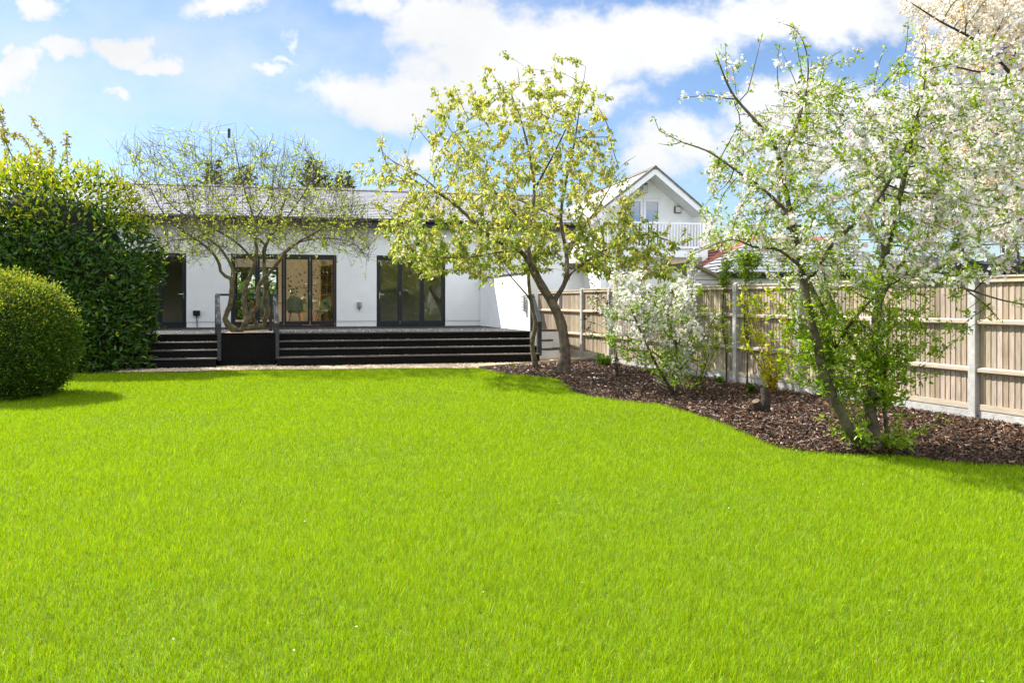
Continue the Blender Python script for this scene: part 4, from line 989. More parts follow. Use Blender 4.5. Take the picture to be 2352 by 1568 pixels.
tp.limb(L3(YP, [(633, 614), (660, 565), (720, 545), (780, 548), (815, 562), (845, 600)], [-.1, .2, .4, .3, .2, .1]), .026, .007)
tp.limb(L3(YP, [(595, 600), (610, 560), (690, 480), (740, 420), (760, 390)], [.4, 0, -.5, -.9, -1]), .03, .007)
tp.limb(L3(YP, [(463, 551), (420, 556), (370, 575), (345, 585)], [-.4, -.6, -.8, -.9]), .018, .006)
for k in range(54):
    x = rng.uniform(300, 790); y = 320 + 150 * abs((x - 560) / 270) ** 2.2 + rng.uniform(-5, 50)
    tp.limb(L3(YP, [(560 + (x - 560) * .86, y + rng.uniform(90, 150)), (560 + (x - 560) * .95, y + 45), (x, y)], rng.uniform(-1.4, 1.4) + np.array([0, .05, .1])), .008, .002)
A2 = cloud_pts(2600, [(300, 350), (370, 325), (450, 310), (560, 305), (660, 325), (740, 370), (785, 405), (835, 470), (862, 545), (850, 600), (800, 590), (740, 570), (680, 590), (600, 560), (520, 600), (430, 600), (345, 590), (320, 520), (300, 420)], YP, 2.4)
tp.grow(A2, 1.2, .19, 80, (0, 0, .10), .26, kids=3, maxn=14000)
tp.twigs(4800, .45, up=.5, spread=1.0, zmax=5.3)
tp.finish(.0046, 2.3, .62)
t = thing('planter_tree', 'twisted many-stemmed tree with sparse new leaves rising from the planter box', 'tree', at(566, 764, YP))
tp.mesh('trunk', M['bark_grey'], t)
hangleaves(tp, 2700, (tp.R < .007) & (tp.h < 4), .066, (.30, .40, .02), (.50, .57, .05), M['leaf'], t, droop=.15, clus=3, spread=.022, width=.6)
# --- the apple tree in blossom
YA_ = 8.4
ta = Tree(.085)
ta.limb(L3(YA_, [(2018, 1042), (1992, 1028), (1940, 978), (1900, 905), (1872, 845), (1858, 793), (1840, 741), (1824, 661), (1815, 612), (1799, 548), (1785, 500), (1762, 387), (1744, 348), (1700, 300), (1650, 240), (1615, 155)], [0, 0, -.1, -.15, -.2, -.25, -.3, -.3, -.3, -.35, -.4, -.4, -.45, -.5, -.5, -.5]), .062, .006)
ta.limb(L3(YA_, [(1890, 890), (1912, 832), (1911, 767), (1902, 722), (1876, 661), (1858, 613), (1838, 558), (1821, 506), (1806, 435), (1825, 350), (1850, 270), (1880, 190), (1890, 120)], [-.15, 0, .1, .1, .15, .2, .2, .2, .25, .3, .3, .3, .3]), .04, .006)
ta.limb(L3(YA_, [(2024, 1042), (2014, 1000), (2004, 935), (2008, 854), (2015, 790), (2027, 709), (2032, 645), (2040, 600), (2052, 520), (2064, 420), (2076, 326), (2098, 255), (2136, 207)], [0, .05, .05, .05, .1, .1, .1, .1, 0, -.1, -.2, -.25, -.3]), .066, .012)
ta.limb(L3(YA_, [(2038, 1044), (2048, 1020), (2043, 922), (2050, 838), (2062, 760), (2075, 690)], [.1, .1, .12, .15, .2, .3]), .03, .008)
ta.limb(L3(YA_, [(2018, 780), (2050, 700), (2110, 620), (2170, 560), (2220, 480), (2260, 380)], [.1, .3, .5, .6, .7, .7]), .032, .008)
ta.limb(L3(YA_, [(2040, 600), (2070, 420), (2103, 337), (2166, 297), (2223, 262), (2290, 235)], [.1, .4, .6, .6, .5, .5]), .03, .006)
ta.limb(L3(YA_, [(2032, 640), (2078, 630), (2100, 643), (2164, 663), (2240, 689), (2325, 705)], [.1, -.1, -.25, -.4, -.45, -.45]), .02, .005)
ta.limb(L3(YA_, [(2164, 663), (2200, 700), (2225, 735)], [-.4, -.5, -.55]), .009, .004)
ta.limb(L3(YA_, [(1872, 640), (1900, 560), (1960, 480), (2000, 380), (2030, 260), (2035, 160)], [.15, -.2, -.5, -.7, -.8, -.8]), .026, .005)
ta.limb(L3(YA_, [(1822, 620), (1760, 580), (1700, 575), (1650, 560), (1610, 570)], [-.3, -.4, -.5, -.6, -.6]), .02, .005)
ta.limb(L3(YA_, [(1790, 510), (1740, 450), (1680, 400), (1620, 355), (1560, 330), (1510, 305)], [-.4, -.3, -.2, -.15, -.1, -.1]), .022, .004)
ta.limb(L3(YA_, [(1762, 390), (1790, 300), (1800, 200), (1775, 130), (1730, 112)], [-.4, -.6, -.7, -.75, -.8]), .014, .004)
ta.limb(L3(YA_, [(2008, 854), (1980, 760), (1960, 660), (1965, 560)], [.05, .4, .7, .9]), .03, .008)
ta.limb(L3(YA_, [(1912, 800), (1950, 700), (1990, 640)], [0, -.4, -.8]), .024, .008)
for sh in ([(1850, 200), (1835, 120), (1822, 62)], [(1870, 180), (1910, 130), (1950, 104)], [(1840, 210), (1815, 150), (1800, 118)], [(1760, 250), (1755, 190), (1760, 130)], [(1700, 300), (1690, 220), (1682, 160)], [(1690, 290), (1660, 215), (1652, 125)], [(1660, 255), (1600, 245), (1535, 252)], [(1560, 335), (1530, 345), (1500, 342)], [(2010, 200), (2030, 150), (2036, 80)], [(1960, 260), (1965, 200), (1985, 140)], [(2200, 300), (2240, 220), (2245, 170)], [(2300, 260), (2320, 190), (2335, 150)], [(1610, 570), (1590, 590), (1580, 620)], [(1690, 250), (1712, 165), (1726, 105)], [(2060, 250), (2080, 180), (2070, 130)], [(2130, 240), (2150, 180), (2160, 130)]):
    y0 = rng.uniform(-.5, .2); ta.limb(L3(YA_, sh, [y0, y0, y0]), .007, .0025)
A3 = cloud_pts(2500, [(1625, 470), (1655, 390), (1690, 320), (1740, 260), (1800, 230), (1850, 215), (1930, 230), (2000, 190), (2090, 190), (2200, 180), (2300, 190), (2380, 240), (2390, 400), (2350, 490), (2240, 540), (2190, 640), (2120, 670), (1980, 700), (1860, 680), (1780, 620), (1690, 590), (1630, 540)], YA_, 1.55)
A3b = cloud_pts(420, [(1840, 640), (2140, 640), (2190, 700), (2150, 800), (2080, 840), (1990, 900), (1880, 900), (1820, 800), (1780, 700)], YA_, .85)
ta.grow(np.vstack([A3, A3b]), .75, .135, 80, (0, 0, .06), .2, maxn=12000)
ta.twigs(900, .22, up=.4, zmax=4.1)
ta.finish(.0036, 2.35, .68)
t = thing('apple_tree', 'large apple tree in white blossom with several leaning stems, nearest the lawn', 'tree', at(2008, 1042, YA_) * [1, 1, 0])
ta.mesh('trunk', M['bark_apple'], t)
thin = ta.R < .008
hangleaves(ta, 8600, thin, .047, (.17, .29, .010), (.36, .46, .028), M['leaf_apple'], t, droop=.0, clus=3, spread=.022, width=.52)
low = ta.P[:, 2] < 1.75
def blossoms(t_, n, sel, parent, size=.034, clus=6, spread=.024, pink=.12, name='blossom'):
    P, d, i = t_.pick(sel, n); P = np.repeat(P, clus, 0) + rng.normal(size=(n * clus, 3)) * spread; m = len(P)
    D = rdir(m); Nn = unit(rdir(m) + np.array([-.3, -.5, .4])); D = unit(np.cross(Nn, D))
    c = lerpcol((.80, .76, .73), (.86, .85, .83), rng.random(m), .03); k = rng.random(m) < pink; c[k] = lerpcol((.80, .52, .52), (.84, .7, .68), rng.random(k.sum()), .06)
    s = size * rng.uniform(.75, 1.2, m); b = rng.random(m) < .05; c[b] = lerpcol((.5, .06, .12), (.7, .2, .25), rng.random(b.sum())); s[b] *= .45
    # flowers face along Nn: axis lies in the petal plane
    return scatter(name, FLOWER, P, D, Nn, s, s, c, M['petal'], parent)
blossoms(ta, 3700, thin & ~low & (rng.random(len(ta.R)) < np.where(ta.P[:, 0] > 4.1, 1, .55)), t)
b2 = np.where(low)[0]
P, d, i = ta.pick(thin & low & (ta.P[:, 2] > 1.1), 60)
# leafy suckers low on the stems
tk = Tree(.07)
for (x, y) in ((1895, 900), (1872, 840), (1860, 790), (2005, 930), (2010, 850), (2041, 920), (2045, 880), (1912, 800), (2015, 780), (2048, 840), (1985, 1022), (2038, 1026)):
    for k in range(9):
        p = at(x, y, YA_); a = rng.uniform(0, 2 * PI); L = rng.uniform(.25, .7); d = np.array([math.cos(a), math.sin(a), rng.uniform(.1, .9)])
        tk.limb([p, p + d * L * .5, p + d * L + [0, 0, .06]], .004, .0018, attach=False)
tk.finish(.002)
tk.mesh('sucker', M['bark_apple'], t)
hangleaves(tk, 1650, tk.R > 0, .06, (.14, .26, .008), (.32, .44, .02), M['leaf_apple'], t, name='sucker_leaves', droop=-.1, clus=3, spread=.03, width=.5)
# --- the white crab apple bush
YB = 13.6
tb = Tree(.1)
tb.limb(L3(YB, [(1553, 908), (1550, 860), (1556, 800), (1540, 740), (1520, 690)], [0, 0, .05, .1, .1]), .04, .008)
tb.limb(L3(YB, [(1550, 905), (1530, 878), (1505, 840), (1470, 770), (1440, 700), (1420, 650)], [0, -.1, -.2, -.3, -.3, -.3]), .03, .007)
tb.limb(L3(YB, [(1552, 860), (1590, 810), (1620, 770), (1650, 720)], [0, -.1, 0, .1]), .02, .005)
tb.limb(L3(YB, [(1550, 870), (1500, 810), (1440, 800), (1390, 790)], [0, -.3, -.5, -.6]), .02, .005)
tb.limb(L3(YB, [(1556, 800), (1590, 720), (1600, 660), (1605, 610)], [.05, .2, .3, .3]), .016, .004)
for sh in ([(1420, 680), (1412, 640), (1415, 612)], [(1470, 660), (1466, 630), (1460, 600)], [(1580, 660), (1590, 620), (1602, 590)], [(1400, 720), (1370, 700), (1345, 690)], [(1400, 780), (1360, 770), (1342, 765)]): tb.limb(L3(YB, sh, [-.1, -.1, -.1]), .006, .002)
A4 = cloud_pts(480, [(1395, 700), (1425, 640), (1480, 640), (1555, 660), (1595, 710), (1615, 760), (1605, 830), (1580, 870), (1500, 870), (1420, 830), (1385, 780)], YB, 1.0)
tb.grow(A4, .8, .14, 50, (0, 0, .05), .22); tb.twigs(150, .24); tb.finish(.0028, 2.3, .65)
t = thing('blossom_bush', 'rounded white-blossom bush on two thin stems in the bark bed', 'bush', at(1553, 905, YB) * [1, 1, 0])
tb.mesh('trunk', M['bark_apple'], t)
thin = tb.R < .008
hangleaves(tb, 1700, thin, .055, (.16, .28, .010), (.34, .46, .03), M['leaf_apple'], t, droop=.0, clus=4, spread=.03, width=.5)
blossoms(tb, 280, thin & ((tb.P[:, 2] > 1.05) | (rng.random(len(tb.R)) < .22)), t, .048, 15, .055, .04)
# --- the flowering tree beyond the fence
YR = 13.6
tq = Tree(.2)
tq.limb([at(2640, 760, YR) * [1, 1, 0], at(2620, 640, YR), at(2560, 520, YR), at(2500, 420, YR), at(2440, 330, YR)], .17, .08)
tq.limb([at(2500, 420, YR), at(2420, 300, YR - .6), at(2330, 180, YR - .9), at(2250, 100, YR - 1), at(2160, 50, YR - 1.), at(2090, 5, YR - 1.)], .06, .008)
tq.limb([at(2560, 520, YR), at(2450, 480, YR - .8), at(2360, 500, YR - 1.1), at(2280, 520, YR - 1.3)], .06, .012)
tq.limb([at(2440, 330, YR), at(2400, 180, YR + .6), at(2380, 40, YR + .8), at(2370, -120, YR + .8)], .06, .012)
tq.limb([at(2470, 390, YR), at(2360, 330, YR + .8), at(2260, 300, YR + 1.2), at(2200, 290, YR + 1.3)], .05, .01)
tq.limb([at(2440, 330, YR), at(2520, 200, YR), at(2560, 50, YR), at(2600, -100, YR)], .07, .012)
tq.limb([at(2330, 180, YR - .9), at(2220, 160, YR - .7), at(2150, 140, YR - .7), at(2085, 132, YR - .7)], .022, .004)
tq.limb([at(2400, 440, YR), at(2330, 430, YR), at(2250, 420, YR), at(2180, 400, YR)], .03, .006)
A5 = cloud_pts(1500, [(2130, 30), (2180, -30), (2300, -150), (2480, -180), (2580, -80), (2620, 100), (2600, 350), (2560, 540), (2440, 570), (2330, 560), (2220, 540), (2150, 420), (2190, 300), (2230, 230), (2180, 140)], YR, 2.3)
tq.grow(A5, 1.4, .27, 60, (0, 0, .04), .22); tq.twigs(900, .5, up=.2); tq.finish(.004, 2.35, .68)
t = thing('flowering_cherry', 'tall tree with cream blossom and bronze young leaves beyond the fence', 'tree', at(2640, 760, YR) * [1, 1, 0])
tq.mesh('trunk', M['bark_dark'], t)
thin = tq.R < .013
P, d, i = tq.pick(tq.R < .03, 7600); P = np.repeat(P, 5, 0) + rng.normal(size=(38000, 3)) * .055; m = len(P)
scatter('blossom', FLOWER, P, rdir(m), rdir(m), rng.uniform(.045, .07, m), .056, lerpcol((.72, .66, .54), (.86, .83, .76), rng.random(m), .06), M['petal'], t)
hangleaves(tq, 5600, thin, .065, (.34, .20, .04), (.50, .32, .09), M['leaf'], t, droop=.2, clus=2, spread=.04, width=.45)
# ------------------------------------------------------------------ hedges and shrubs
hc = np.array([-11.25, 18.35, 1.2]); hr = (2.88, 1.15, 3.42)
t = thing('laurel_hedge', 'tall dark glossy laurel hedge at the left edge of the lawn', 'hedge', (hc[0], hc[1], 0))
P, nn, s = shell(36000, hc, hr, 3.1, .09, 5, .80)
k = P[:, 2] > .05; P, nn, s = P[k], nn[k], s[k]; n = len(P); P = P + nn * (np.where(rng.random(n) < .3, np.abs(rng.normal(size=n)) * .075, 0))[:, None]
lit_top = np.clip((P[:, 2] - 2.95) / 1.1, 0, 1) * np.clip((s - .88) / .05, 0, 1)
young = (rng.random(n) < lit_top * .85 + .02)  # new growth plus the sunlit top, put into the leaf colour by height
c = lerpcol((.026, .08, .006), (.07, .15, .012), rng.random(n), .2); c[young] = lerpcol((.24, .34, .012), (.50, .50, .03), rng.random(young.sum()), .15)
D = unit(nn * .55 + rdir(n) * .75 + np.array([0, 0, .25])); Nn = unit(nn + rdir(n) * .6 + np.array([0, 0, .4]))
sz = rng.uniform(.10, .18, n)
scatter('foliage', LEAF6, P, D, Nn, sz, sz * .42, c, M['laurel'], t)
core('shade_core', hc, hr, 3.1, .80, .09, 5, M['inner'], t)  # dark shell standing in for the shade inside the hedge
# upright new shoots on top of the laurel
P0, n0, s0 = shell(620, hc, hr, 3.1, .09, 5, .97); P0 = P0[(P0[:, 2] > 3.3)]
mb = MB(); lp_, ld = [], []
for p in P0:
    L = rng.uniform(.15, .5); e = p + np.array([rng.normal() * .1, rng.normal() * .1, L]); mb = MB(); mb.tube([p - [0, 0, .25], e], [.006, .003], 4); mb.build('shoot', M['inner'], t)
    for j in range(9): lp_.append(p + (e - p) * rng.random()); ld.append(rdir(1)[0] + np.array([0, 0, .9]))
lp_ = np.array(lp_); ld = np.array(ld); n = len(lp_)
scatter('shoot_leaves', LEAF6, lp_, ld, rdir(n), rng.uniform(.11, .17, n), .05, lerpcol((.26, .36, .012), (.55, .50, .05), rng.random(n)), M['laurel'], t)
# bronze-tipped sapling behind it
YL = 20.6
tl = Tree(.14)
tl.limb([(-12.6, YL, 0), (-12.5, YL, 2), at(85, 480, YL), at(60, 400, YL)], .07, .03)
for sh in ([(75, 440), (40, 350), (12, 275), (-10, 235)], [(80, 470), (60, 330), (20, 310), (-20, 330)], [(90, 470), (130, 350), (100, 310), (78, 268)], [(100, 480), (150, 420), (155, 370), (148, 300)], [(80, 480), (30, 430), (0, 380)], [(85, 470), (105, 400), (90, 350), (70, 330)]):
    tl.limb(L3(YL, sh, [0] + list(rng.uniform(-.4, .2, len(sh) - 1))), .02, .004)
tl.finish(.004)
t = thing('bronze_sapling', 'bronze-leaved sapling shoots rising above the laurel hedge', 'tree', (-12.6, YL, 0))
tl.mesh('trunk', M['bark_cherry'], t)
hangleaves(tl, 620, tl.P[:, 2] > 3.7, .10, (.30, .32, .03), (.46, .38, .06), M['leaf'], t, droop=.6, tipcol=(.32, .16, .04), clus=3, spread=.04, width=.5)
# clipped round bush
bc = np.array([-8.40, 13.3, .93]); br = (.92, 1.15, 1.09)
t = thing('round_bush', 'clipped round bush with yellow-green top in front of the laurel hedge', 'bush', (bc[0], bc[1], 0))
P, nn, s = shell(70000, bc, br, 2.15, .075, 6, .84); k = P[:, 2] > .02; P, nn, s = P[k], nn[k], s[k]; n = len(P); P = P + nn * (np.where(rng.random(n) < .3, np.abs(rng.normal(size=n)) * .075, 0))[:, None]
lit_crown = np.clip((P[:, 2] - 1.05) / .8, 0, 1) * np.clip((s - .9) / .06, 0, 1)  # yellower outer leaves put the sunlit crown into the leaf colour
c = lerpcol((.035, .085, .006), (.09, .165, .010), rng.random(n), .22); yk = rng.random(n) < .08 + .7 * lit_crown; c[yk] = lerpcol((.22, .29, .02), (.43, .44, .06), rng.random(yk.sum()), .18)
sz = rng.uniform(.028, .06, n)
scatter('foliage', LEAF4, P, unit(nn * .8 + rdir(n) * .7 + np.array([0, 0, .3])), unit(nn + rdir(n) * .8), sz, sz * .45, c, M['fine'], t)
core('shade_core', bc, br, 2.15, .82, .075, 6, M['inner'], t)
# yellow dogwood
def spray(name, label, base, tips, stem, leafA, leafB, lsize, nl, cat='shrub', matl='leaf', clus=2, r=.007, twig=0, droop=-.2, grp=None):
    s = Tree(.07)
    for tip, mid in tips: s.limb([base + rng.normal(size=3) * [.05, .05, 0], mid, tip], r, .0022, attach=False)
    if twig: s.twigs(twig, .22, up=.3, segs=3)
    s.finish(.002); t = thing(name, label, cat, (base[0], base[1], 0), grp)
    s.mesh('stem', stem, t)
    hangleaves(s, nl, s.P[:, 2] > base[2] + .12, lsize, leafA, leafB, M[matl], t, name='foliage', droop=droop, clus=clus, spread=.015, width=.48)
    return t
YD = 13.5; b = np.array([*gnd(1775, 906), 0.]); b = at(1775, 906, 13.6); b[2] = 0
tips = []
for (x, y) in ((1705, 700), (1725, 690), (1745, 720), (1762, 680), (1778, 690), (1790, 720), (1805, 745), (1815, 780), (1735, 770), (1755, 790), (1720, 800), (1830, 820), (1795, 840), (1765, 860), (1700, 780)):
    tp_ = at(x, y, 13.6 + rng.uniform(-.35, .3)); tips.append((tp_, b + (tp_ - b) * .5 + np.array([rng.normal() * .06, 0, .05])))
spray('dogwood_shrub', 'yellow-leaved dogwood with red stems in front of the fence', b, tips, M['red_stem'], (.36, .42, .015), (.56, .58, .04), .085, 300, clus=3, twig=55)
# climbers on the fence
def climber(name, label, px, py0, py1, Yoff, n, wid, lsz):
    tt = (px - CX) / F; Y = 10.145 / (tt + .3725) - .12 + Yoff; p0 = at(px, py0, Y); p0[2] = 0
    s = Tree(.08); zt1 = at(px, py1, Y)[2]
    for k in range(4):
        w_ = rng.normal(size=2) * wid * .3
        s.limb([p0, p0 + [0, 0, zt1 * .25], p0 + [w_[0] * .5 - .05, w_[1] * .5, zt1 * .5], p0 + [w_[0], w_[1] * .3, zt1 * rng.uniform(.8, 1.0)]], .018 if k == 0 else .008, .003, attach=False)
    s.twigs(90, wid * .9, up=.25, segs=3); s.finish(.002)
    t = thing(name, label, 'climber', (p0[0], p0[1], 0)); s.mesh('stem', M['bark_dark'], t)
    hangleaves(s, n, s.P[:, 2] > zt1 * .3, lsz, (.09, .17, .010), (.25, .34, .03), M['leaf_apple'], t, name='foliage', droop=.1, clus=3, spread=.025, width=.5)
climber('climbing_shrub', 'dense leafy climber growing over the fence top by the yellow dogwood', 1716, 872, 588, 0, 800, .3, .055)
climber('climbing_shrub', 'thinner climber with a bent bare stem, left of the dense climber', 1668, 872, 600, .0, 420, .2, .05)
b = at(1600, 872, 14.2); b[2] = 0
tips = [(at(x, y, 14.1 + rng.uniform(-.2, .2)), at(x * .5 + 800, y * .45 + 480, 14.2)) for (x, y) in ((1610, 680), (1640, 730), (1650, 760), (1662, 775), (1625, 770), (1665, 800), (1640, 800))]
spray('leafy_shrub', 'small thin shrub with fresh leaves between blossom bush and climbers', b, tips, M['bark_dark'], (.18, .28, .012), (.36, .45, .04), .05, 380, clus=3, twig=50, matl='leaf_apple')
b = at(1420, 845, 16.9); b[2] = 0
tips = [(at(x, y, 17.0 + rng.uniform(-.2, .2)), at(1405, (y + 800) / 2, 17.0)) for (x, y) in ((1352, 760), (1345, 735), (1370, 690), (1372, 720), (1365, 775), (1395, 700), (1360, 655))]
spray('dark_shrub', 'dark-leaved shrub between the cherry trunk and the blossom bush', b, tips, M['bark_dark'], (.02, .055, .008), (.06, .11, .014), .05, 200, clus=3, twig=50, matl='leaf_apple')
# strap-leaved clump and little weeds
def clump(label, px, py, n, L, name='leafy_clump', w=.025, col=((.05, .12, .01), (.14, .24, .02))):
    X, Y = gnd(px, py); t = thing(name, label, 'plant', (X, Y, 0)); P, D, = [], []
    mb = MB(); vs = []
    for i in range(n):
        a = rng.uniform(0, 2 * PI); l = L * rng.uniform(.6, 1.2); o = np.array([X + rng.normal() * L * .2, Y + rng.normal() * L * .2, .02]); d = np.array([math.cos(a), math.sin(a), 0]); s_ = np.array([-d[1], d[0], 0])
        p1 = o + d * l * .25 + [0, 0, l * .6]; p2 = o + d * l * .7 + [0, 0, l * .65]; c = tuple(lerpcol(*col, [rng.random()])[0])
        mb.add([o - s_ * w * .4, o + s_ * w * .4, p1 + s_ * w * .5, p1 - s_ * w * .5, p2], [[0, 1, 2, 3], [3, 2, 4]], c)
    mb.build('leaves', M['leaf_apple'], t)
clump('bright strap-leaved clump against the timber edging', 1385, 842, 90, .42)
clump('small pale weed in the bark bed left of the tree stump', 1655, 884, 26, .22, 'weed', .05)
clump('weed at the foot of the yellow dogwood', 1722, 902, 22, .2, 'weed', .05)
clump('small weed at the foot of the planter box', 580, 843, 24, .16, 'weed', .04, ((.015, .04, .006), (.04, .09, .01)))
clump('thin weed at the left tip of the bark bed', 1180, 850, 14, .25, 'weed', .012, ((.1, .14, .03), (.2, .22, .06)))
# the stump
X, Y = gnd(1752, 952); t = thing('tree_stump', 'old forked tree stump with one tall and one short sawn stub', 'stump', (X, Y, 0))
k = Y / F
mb = MB(); P = [np.array([X + .02, Y, -.03]), np.array([X + .03, Y, .12]), np.array([X + 7 * k, Y, .24]), np.array([X + 5 * k, Y + .02, .38])]; q, _ = smooth_line(P, .05); mb.tube(q, np.linspace(.085, .056, len(q)) * (1 + rng.normal(size=len(q)) * .04), 12)
P = [np.array([X - .02, Y, .02]), np.array([X - 12 * k, Y - .04, .09]), np.array([X - 20 * k, Y - .08, .2])]; q, _ = smooth_line(P, .05); mb.tube(q, np.linspace(.075, .06, len(q)) * (1 + rng.normal(size=len(q)) * .05), 12)
mb.build('stump', M['bark_dark'], t, smooth=True, angle=60)
mb = MB(); dq = q[-1] - q[-2]; dq /= np.linalg.norm(dq); mb.tube([q[-1], q[-1] + dq * .006], .054, 14); mb.build('cut_face', M['cut'], t)
# ------------------------------------------------------------------ trees behind the roofs
def conifer(label, px, py, Y, zb, w, n, name='conifer', col=((.018, .04, .012), (.05, .085, .02)), sh=1.0):
    top = at(px, py, Y); t = thing(name, label, 'tree', (top[0], Y, 0)); h = top[2]
    mb = MB(); mb.tube([[top[0], Y, 0], [top[0], Y, h * .97]], [.25, .02], 8); mb.build('trunk', M['bark_dark'], t)
    z = h - (h - zb) * rng.random(n) ** .6; R = w * ((h - z) / (h - zb)) ** .8 + .08; a = rng.uniform(0, 2 * PI, n); lay = .65 + .35 * np.cos(z * 7 + 2 * np.sin(a * 3))
    r = R * lay * rng.random(n) ** .4 * (1 + .25 * np.sin(a * 5 + z * 2))
    P = np.c_[top[0] + r * np.cos(a), Y + r * np.sin(a), z]
    D = unit(np.c_[np.cos(a), np.sin(a), rng.uniform(-.2, .7, n)] + rdir(n) * .4); s = rng.uniform(.18, .42, n) * sh
    scatter('crown', LEAF6, P, D, unit(rdir(n) + np.array([0, 0, .8])), s, s * .38, lerpcol(*col, rng.random(n), .25), M['conifer'], t)
conifer('dark conifer top behind the roof, below the television aerial', 492, 368, 44, 3.0, 2.0, 2400)
conifer('dark conifer behind the roof, just right of the one below the aerial', 560, 378, 46, 3.0, 2.6, 3000)
conifer('broad dark conifer top behind the roof, left of the cherry crown', 720, 362, 45, 3.0, 3.0, 4000)
conifer('pointed dark conifer at the right of the group behind the roof', 790, 392, 43, 3.0, 1.8, 2600)
Y = 52; c = at(1672, 585, Y); t = thing('pale_tree', 'distant pale green tree right of the gabled house', 'tree', (c[0], Y, 0))
mb = MB(); mb.tube([[c[0], Y, 0], [c[0], Y, c[2]]], [.25, .05], 8); mb.build('trunk', M['bark_grey'], t)
n = 3600; d = rdir(n); P = c + d * np.array([2.5, 2.3, 2.1]) * (rng.random(n) ** .4 * (1 + .25 * lump(d, 4)))[:, None]
s = rng.uniform(.12, .24, n); scatter('crown', LEAF6, P, rdir(n), rdir(n), s, s * .5, lerpcol((.20, .24, .06), (.4, .42, .16), rng.random(n)), M['leaf'], t)

# ------------------------------------------------------------------ the wood at the far end of the garden, behind the viewpoint (mirrored in the door glass)
n = 42000; x = rng.uniform(-26, 26, n); top = 6.2 + 1.6 * np.sin(x * .55) + 1.0 * np.sin(x * 1.37 + 1) + .5 * np.sin(x * 3.1)
z = top * rng.random(n) ** .8; y = -15 + rng.normal(size=n) * .9 + .6 * np.sin(x * .9 + z)
x = np.r_[x, rng.uniform(-30, 30, 12000)]; z = np.r_[z, rng.random(12000) * 4.2]; y = np.r_[y, np.full(12000, -16.8) + rng.normal(size=12000) * .3]; n = len(x)
s = rng.uniform(.25, .5, n) * np.where(np.arange(n) < 42000, 1, 2.6); scatter('woodland', LEAF4, np.c_[x, y, z], rdir(n), rdir(n), s, s * .6, lerpcol((.03, .06, .01), (.14, .2, .03), rng.random(n)), M['fine'], None, 'stuff')

c = H.w(HL(560, 14), 15, 0); t = thing('rear_hedge', 'green hedge seen through the dining room and its rear window', 'hedge', c)
P, nn, s = shell(5000, (c[0], c[1], 1.1), (5.5, .9, 1.5), 3, .1, 6, .75); k = P[:, 2] > 0; P, nn = P[k], nn[k]; n = len(P); sz = rng.uniform(.15, .3, n)
scatter('foliage', LEAF6, P, unit(nn * .5 + rdir(n)), unit(nn + rdir(n) * .6), sz, sz * .5, lerpcol((.05, .11, .01), (.16, .26, .03), rng.random(n)), M['fine'], t)
core('shade_core', (c[0], c[1], 1.1), (5.5, .9, 1.5), 3, .76, .1, 6, M['inner'], t)
# ------------------------------------------------------------------ sun, sky, camera
AZ, EL = math.radians(62), math.radians(49)      # sun: 62 degrees left of straight ahead
sv = Vector((-math.sin(AZ) * math.cos(EL), math.cos(AZ) * math.cos(EL), math.sin(EL)))
sd = bpy.data.lights.new('sun', 'SUN'); sd.energy = SUN_E; sd.angle = math.radians(.53); sd.color = (1, .955, .88)
so = bpy.data.objects.new('sun', sd); COL.objects.link(so); so.rotation_euler = sv.to_track_quat('Z', 'Y').to_euler(); so.location = (-20, 10, 30)
w = bpy.data.worlds.new('World'); SC.world = w; w.use_nodes = True; nt = w.node_tree; nt.nodes.clear(); L = nt.links.new
out = N(nt, 'ShaderNodeOutputWorld'); bg = N(nt, 'ShaderNodeBackground'); L(bg.outputs[0], out.inputs[0]); bg.inputs['Strength'].default_value = SKY_S
sky = N(nt, 'ShaderNodeTexSky', sky_type='NISHITA', sun_disc=False, sun_elevation=EL, sun_rotation=-AZ, altitude=50, air_density=1.0, dust_density=.6, ozone_density=2.0)
tc = N(nt, 'ShaderNodeTexCoord'); sp = N(nt, 'ShaderNodeSeparateXYZ'); L(tc.outputs['Generated'], sp.inputs[0])
def MT(op, a, b=None, c=None, clamp=False):
    n = N(nt, 'ShaderNodeMath', operation=op, use_clamp=clamp)
    for i, x in enumerate((a, b, c)):
        if x is None: continue
        if isinstance(x, (int, float)): n.inputs[i].default_value = x
        else: L(x, n.inputs[i])
    return n.outputs[0]
yy = MT('MAXIMUM', MT('ABSOLUTE', sp.outputs['Y']), .12)
U = MT('DIVIDE', sp.outputs['X'], yy); V = MT('DIVIDE', sp.outputs['Z'], yy)
cmb = N(nt, 'ShaderNodeCombineXYZ'); L(U, cmb.inputs[0]); L(V, cmb.inputs[1])
def noise(scale, detail, rough, off=(0, 0, 0), sc=(1, 1, 1)):
    mp = N(nt, 'ShaderNodeMapping'); mp.inputs['Location'].default_value = off; mp.inputs['Scale'].default_value = sc; L(cmb.outputs[0], mp.inputs[0])
    n = N(nt, 'ShaderNodeTexNoise'); n.inputs['Scale'].default_value = scale; n.inputs['Detail'].default_value = detail; n.inputs['Roughness'].default_value = rough; L(mp.outputs[0], n.inputs['Vector']); return n
wn = noise(5.5, 5, .55, (3, 1, 0)); wv = N(nt, 'ShaderNodeVectorMath', operation='MULTIPLY_ADD'); L(wn.outputs['Color'], wv.inputs[0]); wv.inputs[1].default_value = (.17, .10, 0); wv.inputs[2].default_value = (-.085, -.05, 0)
w2 = noise(17, 6, .6, (9, 4, 0)); wv2 = N(nt, 'ShaderNodeVectorMath', operation='MULTIPLY_ADD'); L(w2.outputs['Color'], wv2.inputs[0]); wv2.inputs[1].default_value = (.085, .06, 0); L(wv.outputs[0], wv2.inputs[2])
